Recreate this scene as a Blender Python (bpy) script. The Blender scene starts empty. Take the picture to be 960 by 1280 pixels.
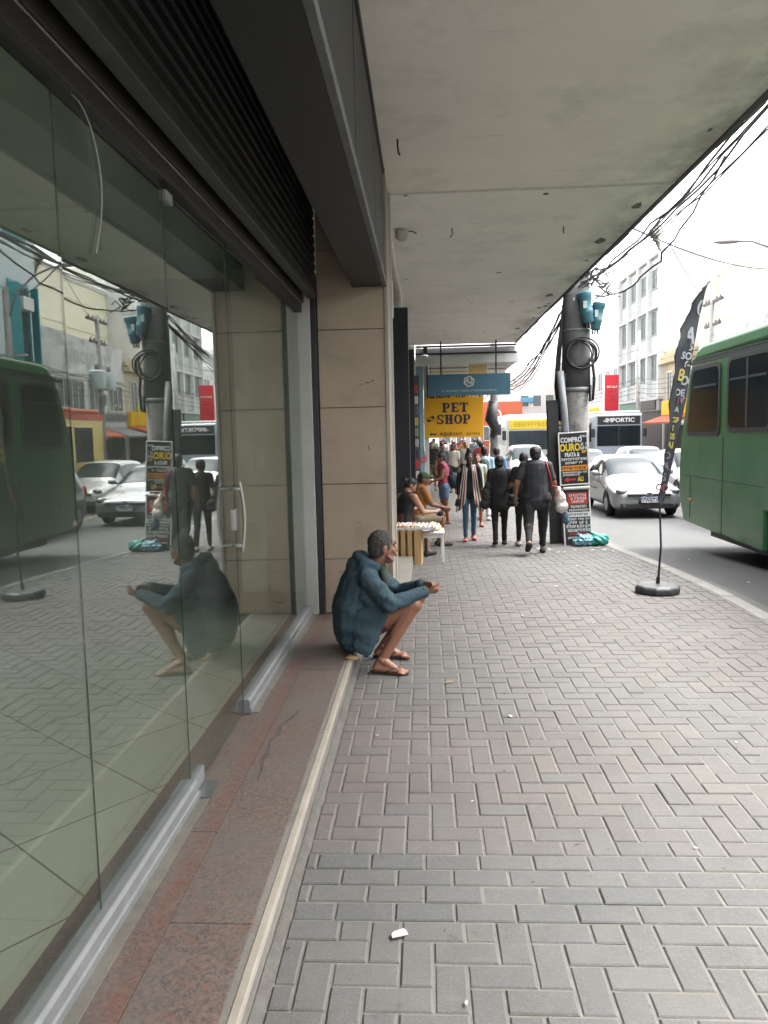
import bpy, bmesh, math, random
import numpy as np
from mathutils import Vector, Matrix, Quaternion
random.seed(7); rng = np.random.default_rng(7)
scene = bpy.context.scene
COL = scene.collection
R = math.radians

# ---------------------------------------------------------------- camera
cam_data = bpy.data.cameras.new('camera'); cam = bpy.data.objects.new('camera', cam_data); COL.objects.link(cam)
cam_data.sensor_fit = 'HORIZONTAL'; cam_data.sensor_width = 36.0; cam_data.lens = 36.0
cam_data.clip_start = 0.05; cam_data.clip_end = 2000
CAMH = 1.75
_f = Vector((50/960, -99/960, 1)).normalized()            # street direction in lens axes (x right, y down, z forward)
_d = Vector((0.022, 1.0, -(_f.x*0.022+_f.y)/_f.z)).normalized()
_x = _d.cross(_f)
_right = Vector((_x.x, _f.x, -_d.x)); _down = Vector((_x.y, _f.y, -_d.y)); _fwd = Vector((_x.z, _f.z, -_d.z))
_m = Matrix((( _right.x, -_down.x, -_fwd.x, 0), (_right.y, -_down.y, -_fwd.y, 0), (_right.z, -_down.z, -_fwd.z, CAMH), (0, 0, 0, 1)))
cam.matrix_world = _m
scene.camera = cam
# ---------------------------------------------------------------- sky, sun, exposure
world = bpy.data.worlds.new('World'); scene.world = world; world.use_nodes = True
wt = world.node_tree; wt.nodes.clear()
wo = wt.nodes.new('ShaderNodeOutputWorld'); bg = wt.nodes.new('ShaderNodeBackground'); sky = wt.nodes.new('ShaderNodeTexSky')
sky.sky_type = 'NISHITA'; sky.sun_disc = False
SUN_EL, SUN_AZ = R(60), R(72)
sky.sun_elevation = SUN_EL; sky.sun_rotation = SUN_AZ; sky.dust_density = 6.0; sky.air_density = 1.0; sky.ozone_density = 1.0
hs = wt.nodes.new('ShaderNodeHueSaturation'); hs.inputs['Saturation'].default_value = 0.12; hs.inputs['Value'].default_value = 1.6
wt.links.new(sky.outputs[0], hs.inputs['Color']); wt.links.new(hs.outputs[0], bg.inputs['Color']); wt.links.new(bg.outputs[0], wo.inputs['Surface'])
bg.inputs['Strength'].default_value = 0.15
sl = bpy.data.lights.new('sun', 'SUN'); sl.energy = .6; sl.angle = R(40); sl.color = (1, .97, .93)
so = bpy.data.objects.new('sun', sl); COL.objects.link(so)
sd = Vector((math.sin(SUN_AZ)*math.cos(SUN_EL), math.cos(SUN_AZ)*math.cos(SUN_EL), math.sin(SUN_EL)))
so.rotation_euler = sd.to_track_quat('Z', 'Y').to_euler(); so.location = (10, 5, 40)
scene.view_settings.view_transform = 'Standard'; scene.view_settings.look = 'None'
scene.view_settings.exposure = 2.45; scene.view_settings.gamma = 1.0; scene.view_settings.use_curve_mapping = False
scene.render.engine = 'CYCLES'
scene.cycles.use_denoising = True
scene.cycles.max_bounces = 9; scene.cycles.diffuse_bounces = 5; scene.cycles.glossy_bounces = 5
scene.cycles.transmission_bounces = 8; scene.cycles.transparent_max_bounces = 24
scene.cycles.caustics_reflective = False; scene.cycles.caustics_refractive = False
scene.cycles.sample_clamp_indirect = 6.0

# ---------------------------------------------------------------- ground level: level by the camera, then dipping a little down the street
def gz(y):
    t = min(max((y-8)/7.0, 0), 1)
    return -.26*t*t*(3-2*t)

# ---------------------------------------------------------------- materials
MATS = {}
def mat(name, c, rough=.6, c2=None, nscale=6., namount=.5, bump=0., bscale=60., metal=0., spec=.5, detail=6., coat=0., c3=None, n3scale=1.2, stretch=(1, 1, 1), rvar=0.):
    """principled material: base colour broken up by one or two noises, with an optional fine bump"""
    if name in MATS: return MATS[name]
    m = bpy.data.materials.new(name); m.use_nodes = True; nt = m.node_tree
    b = nt.nodes['Principled BSDF']
    b.inputs['Roughness'].default_value = rough; b.inputs['Metallic'].default_value = metal
    b.inputs['Specular IOR Level'].default_value = spec
    if coat: b.inputs['Coat Weight'].default_value = coat; b.inputs['Coat Roughness'].default_value = .06
    c = tuple(c)+(1,)
    tc = nt.nodes.new('ShaderNodeTexCoord'); mp = nt.nodes.new('ShaderNodeMapping'); mp.inputs['Scale'].default_value = stretch
    nt.links.new(tc.outputs['Object'], mp.inputs[0])
    def noise(sc, det=detail, ro=.6):
        n = nt.nodes.new('ShaderNodeTexNoise'); n.inputs['Scale'].default_value = sc; n.inputs['Detail'].default_value = det; n.inputs['Roughness'].default_value = ro
        nt.links.new(mp.outputs[0], n.inputs['Vector']); return n
    def mix(a, bcol, fac_sock, lo, hi):
        r = nt.nodes.new('ShaderNodeMapRange'); r.inputs[1].default_value = lo; r.inputs[2].default_value = hi
        nt.links.new(fac_sock, r.inputs[0])
        x = nt.nodes.new('ShaderNodeMix'); x.data_type = 'RGBA'
        nt.links.new(r.outputs[0], x.inputs[0])
        if isinstance(a, tuple): x.inputs[6].default_value = a
        else: nt.links.new(a, x.inputs[6])
        x.inputs[7].default_value = bcol
        return x.outputs[2]
    if c2 is None: c2 = tuple(v*(1-.35*namount) for v in c[:3])
    n1 = noise(nscale)
    out = mix(c, tuple(c2)+(1,), n1.outputs[0], .5-.25/max(namount, .05)*.5, .5+.25)
    if c3 is not None: out = mix(out, tuple(c3)+(1,), noise(n3scale, 8., .7).outputs[0], .52, .68)
    nt.links.new(out, b.inputs['Base Color'])
    if rvar:
        r = nt.nodes.new('ShaderNodeMapRange'); r.inputs[3].default_value = rough-rvar; r.inputs[4].default_value = rough+rvar
        r.inputs[1].default_value = .3; r.inputs[2].default_value = .7
        nt.links.new(noise(nscale*1.7).outputs[0], r.inputs[0]); nt.links.new(r.outputs[0], b.inputs['Roughness'])
    if bump:
        bn = nt.nodes.new('ShaderNodeBump'); bn.inputs['Strength'].default_value = bump; bn.inputs['Distance'].default_value = .01
        nt.links.new(noise(bscale).outputs[0], bn.inputs['Height']); nt.links.new(bn.outputs[0], b.inputs['Normal'])
    MATS[name] = m
    return m

def glass_mat(name, tint, ior=1.5, boost=0.0):
    m = bpy.data.materials.new(name); m.use_nodes = True; nt = m.node_tree; nt.nodes.clear()
    o = nt.nodes.new('ShaderNodeOutputMaterial'); t = nt.nodes.new('ShaderNodeBsdfTransparent'); g = nt.nodes.new('ShaderNodeBsdfGlossy')
    mx = nt.nodes.new('ShaderNodeMixShader')
    lw = nt.nodes.new('ShaderNodeLayerWeight'); lw.inputs['Blend'].default_value = .5          # Schlick, the same from both sides of the pane
    pw = nt.nodes.new('ShaderNodeMath'); pw.operation = 'POWER'; pw.inputs[1].default_value = 5
    f = nt.nodes.new('ShaderNodeMath'); f.operation = 'MULTIPLY_ADD'; r0 = ((ior-1)/(ior+1))**2; f.inputs[1].default_value = 1-r0; f.inputs[2].default_value = r0
    nt.links.new(lw.outputs['Facing'], pw.inputs[0]); nt.links.new(pw.outputs[0], f.inputs[0])
    t.inputs[0].default_value = tuple(tint)+(1,); g.inputs['Roughness'].default_value = 0.0; g.inputs[0].default_value = (.95, .97, .95, 1)
    nt.links.new(f.outputs[0], mx.inputs[0]); nt.links.new(t.outputs[0], mx.inputs[1]); nt.links.new(g.outputs[0], mx.inputs[2])
    tc = nt.nodes.new('ShaderNodeTexCoord')                       # faint warp of the sheet, film of dust and wipe marks
    def nz_(sc, st=(1, 1, 1), det=3.):
        mp = nt.nodes.new('ShaderNodeMapping'); mp.inputs['Scale'].default_value = st; nt.links.new(tc.outputs['Object'], mp.inputs[0])
        n = nt.nodes.new('ShaderNodeTexNoise'); n.inputs['Scale'].default_value = sc; n.inputs['Detail'].default_value = det; nt.links.new(mp.outputs[0], n.inputs[0]); return n.outputs[0]
    bp_ = nt.nodes.new('ShaderNodeBump'); bp_.inputs['Strength'].default_value = .035; bp_.inputs['Distance'].default_value = .02
    nt.links.new(nz_(1.3, det=1.), bp_.inputs['Height']); nt.links.new(bp_.outputs[0], g.inputs['Normal'])
    df = nt.nodes.new('ShaderNodeBsdfDiffuse'); df.inputs[0].default_value = (.5, .5, .47, 1)
    rr = nt.nodes.new('ShaderNodeMapRange'); rr.inputs[1].default_value = .45; rr.inputs[2].default_value = .8; rr.inputs[3].default_value = .003; rr.inputs[4].default_value = .028
    nt.links.new(nz_(2.2, (1, 1.6, .7), 8.), rr.inputs[0]); m2 = nt.nodes.new('ShaderNodeMixShader')
    nt.links.new(rr.outputs[0], m2.inputs[0]); nt.links.new(mx.outputs[0], m2.inputs[1]); nt.links.new(df.outputs[0], m2.inputs[2])
    nt.links.new(m2.outputs[0], o.inputs[0]); MATS[name] = m
    return m

def emit_mat(name, c, s):
    m = bpy.data.materials.new(name); m.use_nodes = True; b = m.node_tree.nodes['Principled BSDF']
    b.inputs['Emission Color'].default_value = tuple(c)+(1,); b.inputs['Emission Strength'].default_value = s
    b.inputs['Base Color'].default_value = tuple(c)+(1,)
    return m

# ---------------------------------------------------------------- mesh builder
class MB:
    def __init__(s): s.v = []; s.f = []; s.mi = []; s.cur = 0
    def add(s, vs, fs, mi=None):
        o = len(s.v); s.v += [tuple(p) for p in vs]; s.f += [tuple(i+o for i in f) for f in fs]; s.mi += [s.cur if mi is None else mi]*len(fs); return s
    def box(s, x0, x1, y0, y1, z0, z1, rot=None, mi=None):
        vs = [Vector((x, y, z)) for x in (x0, x1) for y in (y0, y1) for z in (z0, z1)]
        if rot is not None:
            c = Vector(((x0+x1)/2, (y0+y1)/2, (z0+z1)/2)); vs = [c+rot@(v-c) for v in vs]
        return s.add(vs, [(0, 1, 3, 2), (4, 6, 7, 5), (0, 4, 5, 1), (2, 3, 7, 6), (0, 2, 6, 4), (1, 5, 7, 3)], mi)
    def quad(s, a, b, c, d, mi=None): return s.add([a, b, c, d], [(0, 1, 2, 3)], mi)
    def prism(s, poly, axis, a0, a1, mi=None):
        """extrude a 2-D polygon along axis 'x','y' or 'z'"""
        def P(p, a): return {'x': (a, p[0], p[1]), 'y': (p[0], a, p[1]), 'z': (p[0], p[1], a)}[axis]
        n = len(poly); vs = [P(p, a0) for p in poly]+[P(p, a1) for p in poly]
        fs = [tuple(range(n))[::-1], tuple(range(n, 2*n))]+[(i, (i+1) % n, n+(i+1) % n, n+i) for i in range(n)]
        return s.add(vs, fs, mi)
    def tube(s, pts, r, n=8, mi=None, caps=True):
        pts = [Vector(p) for p in pts]; k = len(pts); rs = r if isinstance(r, (list, tuple)) else [r]*k
        vs = []; up = Vector((0, 0, 1)); prev = None
        for i, p in enumerate(pts):
            t = (pts[min(i+1, k-1)]-pts[max(i-1, 0)])
            t = t.normalized() if t.length > 1e-9 else Vector((0, 0, 1))
            if prev is None:
                a = t.cross(up)
                if a.length < 1e-3: a = t.cross(Vector((1, 0, 0)))
                a.normalize()
            else:
                a = prev-t*prev.dot(t); a.normalize()
            prev = a; b = t.cross(a)
            for j in range(n):
                q = 2*math.pi*j/n; vs.append(p+(a*math.cos(q)+b*math.sin(q))*rs[i])
        fs = [(i*n+j, i*n+(j+1) % n, (i+1)*n+(j+1) % n, (i+1)*n+j) for i in range(k-1) for j in range(n)]
        if caps: fs += [tuple(range(n))[::-1], tuple(range((k-1)*n, k*n))]
        return s.add(vs, fs, mi)
    def cyl(s, p0, p1, r0, r1=None, n=16, mi=None): return s.tube([p0, p1], [r0, r0 if r1 is None else r1], n, mi)
    def lathe(s, prof, c=(0, 0, 0), n=24, mi=None, sx=1., sy=1.):
        k = len(prof); vs = [(c[0]+r*sx*math.cos(2*math.pi*j/n), c[1]+r*sy*math.sin(2*math.pi*j/n), c[2]+z) for r, z in prof for j in range(n)]
        fs = [(i*n+j, i*n+(j+1) % n, (i+1)*n+(j+1) % n, (i+1)*n+j) for i in range(k-1) for j in range(n)]
        fs += [tuple(range(n))[::-1], tuple(range((k-1)*n, k*n))]
        return s.add(vs, fs, mi)
    def cap(s, p0, p1, r0, r1, side=(0, 1, 0), sx=1., sy=1., n=14, mi=None):
        """closed tapered capsule from p0 to p1; sx widens it along side, sy along the other cross axis"""
        p0, p1 = Vector(p0), Vector(p1); t = p1-p0; L = t.length
        t = t/L if L > 1e-6 else Vector((0, 0, 1))
        a = Vector(side); a = a-t*a.dot(t)
        if a.length < 1e-3: a = t.orthogonal()
        a.normalize(); b = t.cross(a)
        rings = []
        for q in (-80, -55, -30, 0): rings.append((p0+t*(r0*math.sin(R(q))), r0*math.cos(R(q))))
        for w in (.33, .67): rings.append((p0.lerp(p1, w), r0+(r1-r0)*w))
        for q in (0, 30, 55, 80): rings.append((p1+t*(r1*math.sin(R(q))), r1*math.cos(R(q))))
        vs = []
        for c, r in rings:
            for j in range(n):
                q = 2*math.pi*j/n; vs.append(c+a*(r*sx*math.cos(q))+b*(r*sy*math.sin(q)))
        k = len(rings)
        fs = [(i*n+j, i*n+(j+1) % n, (i+1)*n+(j+1) % n, (i+1)*n+j) for i in range(k-1) for j in range(n)]
        fs += [tuple(range(n))[::-1], tuple(range((k-1)*n, k*n))]
        return s.add(vs, fs, mi)
    def ball(s, c, r, rot=None, n=14, m=10, mi=None):
        rr = (r, r, r) if not isinstance(r, (list, tuple)) else r; c = Vector(c)
        vs = []
        for i in range(1, m):
            th = math.pi*i/m
            for j in range(n):
                p = Vector((rr[0]*math.sin(th)*math.cos(2*math.pi*j/n), rr[1]*math.sin(th)*math.sin(2*math.pi*j/n), rr[2]*math.cos(th)))
                if rot is not None: p = rot@p
                vs.append(c+p)
        top = Vector((0, 0, rr[2])); 
        if rot is not None: top = rot@top
        vs += [c+top, c-top]; a = (m-1)*n
        fs = [(i*n+j, (i+1)*n+j, (i+1)*n+(j+1) % n, i*n+(j+1) % n) for i in range(m-2) for j in range(n)]
        fs += [(a, j, (j+1) % n) for j in range(n)]+[(a+1, (m-2)*n+(j+1) % n, (m-2)*n+j) for j in range(n)]
        return s.add(vs, fs, mi)
    def mesh(s, name):
        me = bpy.data.meshes.new(name); me.from_pydata(s.v, [], s.f); me.polygons.foreach_set('material_index', s.mi); me.update(); return me
    def build(s, name, mats, parent=None, smooth=False, bevel=0, loc=None, fix=True, segs=2, angle=35):
        me = s.mesh(name)
        if fix:
            bm = bmesh.new(); bm.from_mesh(me); bmesh.ops.recalc_face_normals(bm, faces=bm.faces); bm.to_mesh(me); bm.free()
        for m in (mats if isinstance(mats, (list, tuple)) else [mats]): me.materials.append(m)
        o = bpy.data.objects.new(name, me); COL.objects.link(o)
        if parent is not None: o.parent = parent
        if loc is not None: o.location = loc
        if smooth:
            for p in me.polygons: p.use_smooth = True
            if smooth == 'auto': 
                me.polygons.foreach_set('use_smooth', [True]*len(me.polygons)); 
                md = o.modifiers.new('edge', 'EDGE_SPLIT'); md.split_angle = R(40)
        if bevel:
            b = o.modifiers.new('bevel', 'BEVEL'); b.width = bevel; b.segments = segs; b.limit_method = 'ANGLE'; b.angle_limit = R(angle)
        return o

def tag(o, label=None, cat=None, group=None, kind=None):
    if label: o['label'] = label
    if cat: o['category'] = cat
    if group: o['group'] = group
    if kind: o['kind'] = kind
    return o
def empty(name, loc=(0, 0, 0), rz=0.):
    o = bpy.data.objects.new(name, None); COL.objects.link(o); o.location = loc; o.rotation_euler = (0, 0, rz); o.empty_display_size = .2
    return o
def copy_tree(o, parent=None):
    c = o.copy(); COL.objects.link(c); c.parent = parent
    for ch in [x for x in bpy.data.objects if x.parent == o]: copy_tree(ch, c)
    return c
def bake(o):
    """apply an object's modifiers, returning a fresh mesh"""
    dg = bpy.context.evaluated_depsgraph_get(); dg.update()
    return bpy.data.meshes.new_from_object(o.evaluated_get(dg))
def blob(mb, name, m, parent=None, voxel=.012, smooth=4, disp=None, loc=None, factor=.5):
    """fuse overlapping closed shapes into one continuous surface"""
    me = mb.mesh('raw'); o = bpy.data.objects.new('raw', me); COL.objects.link(o)
    r = o.modifiers.new('r', 'REMESH'); r.mode = 'VOXEL'; r.voxel_size = voxel; r.use_smooth_shade = True
    if smooth:
        s = o.modifiers.new('s', 'SMOOTH'); s.iterations = smooth; s.factor = factor
    out = bake(o); bpy.data.objects.remove(o); bpy.data.meshes.remove(me)
    out.name = name; out.materials.clear()
    for x in (m if isinstance(m, (list, tuple)) else [m]): out.materials.append(x)
    if disp is not None:
        n = len(out.vertices); co = np.empty(n*3); out.vertices.foreach_get('co', co); co = co.reshape(-1, 3)
        no = np.empty(n*3); out.vertices.foreach_get('normal', no); no = no.reshape(-1, 3)
        co = co+no*disp(co)[:, None]; out.vertices.foreach_set('co', co.ravel()); out.update()
    for p in out.polygons: p.use_smooth = True
    ob = bpy.data.objects.new(name, out); COL.objects.link(ob)
    if parent is not None: ob.parent = parent
    if loc is not None: ob.location = loc
    return ob
def text(s, name, size, m, parent=None, mtx=None, bold=0., ext=.002, align='CENTER', sx=1., shear=0.):
    cu = bpy.data.curves.new('text', 'FONT'); cu.body = s; cu.size = size; cu.extrude = ext; cu.offset = bold*size; cu.align_x = align; cu.align_y = 'CENTER'; cu.shear = shear
    cu.resolution_u = 3
    o = bpy.data.objects.new('text', cu); COL.objects.link(o)
    me = bake(o); bpy.data.objects.remove(o); bpy.data.curves.remove(cu); me.name = name
    me.materials.clear(); me.materials.append(m)
    me.transform(Matrix.Diagonal((sx, 1, 1, 1)))
    if mtx is not None: me.transform(mtx)
    ob = bpy.data.objects.new(name, me); COL.objects.link(ob); ob.parent = parent
    return ob
FRONT = Matrix.Rotation(R(90), 4, 'X')                      # a text lying in XY stood up to face -Y
def at(x, y, z, rot=None):
    return Matrix.Translation((x, y, z)) @ (rot.to_4x4() if rot is not None else Matrix.Identity(4)) @ FRONT
def merge_text(items, name, m, parent):
    """several lettering lines of one colour joined into a single part"""
    bm = bmesh.new()
    for it in items:
        t = text(*it[0], **it[1]); bm.from_mesh(t.data); me = t.data; bpy.data.objects.remove(t); bpy.data.meshes.remove(me)
    me = bpy.data.meshes.new(name); bm.to_mesh(me); bm.free(); me.materials.append(m)
    o = bpy.data.objects.new(name, me); COL.objects.link(o); o.parent = parent
    return o

# common materials
M_conc = mat('concrete', (.34, .33, .31), .85, nscale=5, namount=.6, bump=.3, bscale=40)
M_black = mat('black_paint', (.012, .012, .014), .45, nscale=3)
M_rubber = mat('rubber', (.018, .018, .018), .8)
M_steel = mat('steel', (.45, .46, .47), .35, metal=1., nscale=20)
M_alu = mat('aluminium', (.19, .195, .195), .62, (.14, .145, .145), nscale=12, metal=.35, bump=.08)
M_white = mat('white_paint', (.72, .72, .70), .55, nscale=2)
M_dirtywhite = mat('dirty_white', (.55, .54, .51), .7, (.40, .39, .36), nscale=3)
M_wire = mat('cable_black', (.015, .015, .017), .6)
M_glass_dark = mat('dark_glass', (.02, .025, .028), .04, spec=.9, nscale=1.5)
M_red = mat('red_paint', (.55, .02, .03), .5); M_yellow = mat('yellow_paint', (.75, .45, .01), .5)
# ================================================================ GROUND, ROAD, PAVEMENT
def strip(name, x0, x1, y0, y1, dz, m, step=.5, thick=0):
    mb = MB(); ys = []; y = y0
    while y < y1: ys.append(y); y += step if y < 30 else 6
    ys.append(y1)
    vs = []; n = len(ys)
    for y in ys: vs += [(x0, y, gz(y)+dz), (x1, y, gz(y)+dz)]
    mb.add(vs, [(2*i, 2*i+1, 2*i+3, 2*i+2) for i in range(n-1)])
    if thick:
        vs = []
        for y in ys: vs += [(x0, y, gz(y)+dz), (x0, y, gz(y)+dz-thick), (x1, y, gz(y)+dz), (x1, y, gz(y)+dz-thick)]
        mb.add(vs, [(4*i, 4*i+1, 4*i+5, 4*i+4) for i in range(n-1)]+[(4*i+2, 4*i+6, 4*i+7, 4*i+3) for i in range(n-1)])
        mb.add([vs[0], vs[1], vs[3], vs[2]], [(0, 1, 2, 3)])
    return mb.build(name, m, smooth=False)
M_ground = mat('far_ground', (.16, .155, .145), .9, nscale=.2)
g = MB().quad((-300, -200, -.62), (300, -200, -.62), (300, 700, -.62), (-300, 700, -.62)).build('ground', M_ground); tag(g, kind='structure')
M_asph = mat('asphalt', (.074, .074, .073), .82, (.054, .054, .054), nscale=1.1, namount=.8, bump=.5, bscale=220, c3=(.092, .091, .088), n3scale=.5, stretch=(1, .45, 1))
road = strip('road', 3.2, 11.2, -40, 260, -.125, M_asph); tag(road, kind='structure')
M_kerb = mat('kerb_stone', (.17, .163, .15), .8, (.115, .11, .10), nscale=3, namount=.8, bump=.3, bscale=70, c3=(.2, .19, .18), n3scale=2.5)
kb = MB()
y = -12.
while y < 60:
    L = 1.0; a, b = y+.006, y+L-.006
    za, zb = gz(a)+random.uniform(-.003, .003), gz(b)
    vs = [(3.04, a, za), (3.2, a, za-.004), (3.04, b, zb), (3.2, b, zb-.004), (3.04, a, za-.3), (3.215, a, za-.3), (3.04, b, zb-.3), (3.215, b, zb-.3)]
    kb.add(vs, [(0, 1, 3, 2), (1, 5, 7, 3), (0, 2, 6, 4), (0, 4, 5, 1), (2, 3, 7, 6)]); y += L
kerb = kb.build('kerb', M_kerb, bevel=.008); tag(kerb, kind='structure')
M_gutter = mat('gutter_concrete', (.105, .103, .098), .85, (.075, .073, .07), nscale=2.5, namount=.8, bump=.4, bscale=90, stretch=(1, .3, 1))
gut = strip('gutter', 3.2, 3.52, -12, 60, -.121, M_gutter); tag(gut, kind='structure')
tag(strip('road_marking', 7.1, 7.22, 10, 130, -.121, mat('worn_road_paint', (.42, .33, .06), .7, (.16, .15, .12), nscale=4, namount=.9)), kind='structure')
M_sand = mat('joint_sand', (.150, .140, .124), .95, (.095, .088, .077), nscale=14, namount=.8, bump=.4, bscale=250)
bed = strip('pavement_bed', -.6, 3.06, -6, 34, -.0054, M_sand); tag(bed, kind='structure')

# interlocking pavers: 90 degree herringbone with one band of stretchers across the pavement
M_pav = bpy.data.materials.new('paver'); M_pav.use_nodes = True
nt = M_pav.node_tree; b = nt.nodes['Principled BSDF']; b.inputs['Roughness'].default_value = .78; b.inputs['Specular IOR Level'].default_value = .35
def N(t, **k):
    n = nt.nodes.new(t)
    for a, v in k.items(): setattr(n, a, v)
    return n
def ramp(sock, lo, hi):
    r = N('ShaderNodeMapRange'); r.inputs[1].default_value = lo; r.inputs[2].default_value = hi; nt.links.new(sock, r.inputs[0]); return r.outputs[0]
def mixc(f, a, c, blend='MIX'):
    x = N('ShaderNodeMix', data_type='RGBA', blend_type=blend)
    for i, v in ((0, f), (6, a), (7, c)):
        if isinstance(v, (tuple, float)): x.inputs[i].default_value = v
        else: nt.links.new(v, x.inputs[i])
    return x.outputs[2]
geo = N('ShaderNodeNewGeometry'); tone = N('ShaderNodeAttribute', attribute_name='tone'); hue = N('ShaderNodeAttribute', attribute_name='hue')
def nz(sc, det=6., ro=.6):
    n = N('ShaderNodeTexNoise'); n.inputs['Scale'].default_value = sc; n.inputs['Detail'].default_value = det; n.inputs['Roughness'].default_value = ro
    nt.links.new(geo.outputs['Position'], n.inputs['Vector']); return n.outputs[0]
base = mixc(hue.outputs['Fac'], (.096, .094, .088, 1), (.106, .086, .079, 1))
base = mixc(ramp(tone.outputs['Fac'], 0, 1), base, mixc(.55, base, (.064, .066, .067, 1)))
base = mixc(ramp(nz(1.3, 8, .7), .45, .75), base, mixc(.55, base, (.048, .047, .043, 1)))         # broad wear and grime
base = mixc(ramp(nz(7, 8, .75), .52, .74), base, mixc(.4, base, (.13, .126, .115, 1)))
base = mixc(ramp(nz(3.1, 4, .8), .64, .70), base, mixc(.45, base, (.035, .033, .031, 1)))          # old spills
base = mixc(ramp(nz(17, 2, .5), .72, .75), base, (.038, .037, .035, 1))                            # trodden gum
base = mixc(ramp(nz(55, 6, .8), .5, .66), base, mixc(.35, base, (.14, .134, .12, 1)))
base = mixc(ramp(nz(260, 2), .62, .74), base, mixc(.6, base, (.24, .235, .22, 1)))               # pale aggregate
base = mixc(ramp(nz(190, 2), .36, .26), base, (.07, .07, .068, 1))
nt.links.new(base, b.inputs['Base Color'])
bn = N('ShaderNodeBump'); bn.inputs['Strength'].default_value = .45; bn.inputs['Distance'].default_value = .006
nt.links.new(nz(160, 5), bn.inputs['Height']); nt.links.new(bn.outputs[0], b.inputs['Normal'])
U = .1105
pv, pf, tones, hues = [], [], [], []
def paver(x0, x1, y0, y1):
    x0, x1 = max(x0, -.515), min(x1, 3.03)
    if x1-x0 < .03 or y1-y0 < .02: return
    j = .0032; c = .0065; dz = random.gauss(0, .0012)-(.0035 if random.random() < .035 else 0); tx, ty = random.gauss(0, .006), random.gauss(0, .006)
    if x1-x0 > .2 or y1-y0 > .2: pass
    X0, X1, Y0, Y1 = x0+j, x1-j, y0+j, y1-j; zc = gz((y0+y1)/2)
    o = len(pv)
    cxm, cym = (X0+X1)/2, (Y0+Y1)/2
    for (x, y, z) in ((X0+c, Y0+c, 0), (X1-c, Y0+c, 0), (X1-c, Y1-c, 0), (X0+c, Y1-c, 0), (X0+.001, Y0+.001, -.0045), (X1-.001, Y0+.001, -.0045), (X1-.001, Y1-.001, -.0045), (X0+.001, Y1-.001, -.0045), (X0, Y0, -.03), (X1, Y0, -.03), (X1, Y1, -.03), (X0, Y1, -.03)):
        pv.append((x, y, gz(y)+z+dz+tx*(x-cxm)+ty*(y-cym)))
    fs = [(0, 1, 2, 3)]
    for a in (0, 4):
        for k in range(4): fs.append((a+k, a+4+k, a+4+(k+1) % 4, a+(k+1) % 4))
    pf.extend(tuple(i+o for i in f) for f in fs)
    t = min(1, max(0, random.gauss(.35, .22)))
    band = B0-.01 <= cym <= B1+.01
    red = 0. if band else max(0, min(1, .22*math.sin(cym*.9+1.2)+.75*math.exp(-((cym-3.9)/.9)**2)*max(0, 1.1-.5*cxm)+.5*math.exp(-((cxm-2.6)/.7)**2-((cym-5.4)/1.)**2)+.25+random.gauss(0, .12)))
    if cym < B0: red *= .35
    if band: t = min(1, t+.35)
    tones.extend([t]*len(fs)); hues.extend([red]*len(fs))
B0, B1 = 2.605, 2.605+4*U
for r in range(4):
    x = -.8+(.11 if r % 2 else 0)
    while x < 3.1: paver(x, x+2*U, B0+r*U, B0+(r+1)*U); x += 2*U
for sgn, origin, lim0, lim1 in ((1, B1, B1, 32.), (-1, B0, -1.2, B0)):
    ny = int((lim1-lim0)/U)+3
    for j in range(-2, ny):
        for i in range(-3, 36):
            c = (i-j) % 4
            x0 = -.55+i*U
            y0 = origin+j*U if sgn > 0 else origin-(j+1)*U
            if c == 0: a0, a1, b0, b1 = x0, x0+2*U, y0, y0+U
            elif c == (3 if sgn > 0 else 2): a0, a1, b0, b1 = x0, x0+U, y0, y0+2*U
            else: continue
            b0, b1 = max(b0, lim0), min(b1, lim1)
            if b1-b0 < .02: continue
            paver(a0, a1, b0, b1)
me = bpy.data.meshes.new('pavement'); me.from_pydata(pv, [], pf)
me.attributes.new('tone', 'FLOAT', 'FACE').data.foreach_set('value', tones)
me.attributes.new('hue', 'FLOAT', 'FACE').data.foreach_set('value', hues)
me.materials.append(M_pav); pav = bpy.data.objects.new('pavement', me); COL.objects.link(pav); tag(pav, kind='structure')
# beyond the laid pavers the pavement is one sheet, on both sides of the street
tag(strip('pavement_far', -.6, 3.04, 32, 200, -.004, mat('far_pavement', (.21, .20, .185), .85, nscale=2)), kind='structure')
tag(strip('pavement_opposite', 11.2, 15.5, -30, 200, .0, mat('far_pavement', (.2, .2, .2)), thick=.13), kind='structure')

# ================================================================ THE SHOP WE STAND BESIDE
XG = -1.09
shop = tag(empty('shop_building', (0, 0, 0)), 'empty glass fronted shop with tan tiled pillar, black fascia and concrete canopy over the pavement', 'building')
# ---- granite step
M_gran = bpy.data.materials.new('granite'); M_gran.use_nodes = True; nt = M_gran.node_tree; b = nt.nodes['Principled BSDF']
b.inputs['Roughness'].default_value = .55; b.inputs['Specular IOR Level'].default_value = .4
geo = N('ShaderNodeNewGeometry'); sep = N('ShaderNodeSeparateXYZ'); nt.links.new(geo.outputs['Position'], sep.inputs[0])
base = mixc(ramp(nz(55, 4, .8), .38, .6), (.052, .037, .032, 1), (.135, .101, .086, 1))
base = mixc(ramp(nz(38, 4, .75), .55, .60), base, (.14, .068, .048, 1))
base = mixc(ramp(nz(70, 3, .7), .58, .62), base, (.035, .028, .026, 1))
dust = mixc(ramp(nz(2.2, 9, .72), .36, .60), base, mixc(.66, base, (.104, .090, .080, 1)))         # trodden dust
dust = mixc(ramp(nz(5, 9, .75), .57, .68), dust, mixc(.5, dust, (.09, .07, .065, 1)))
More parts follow.
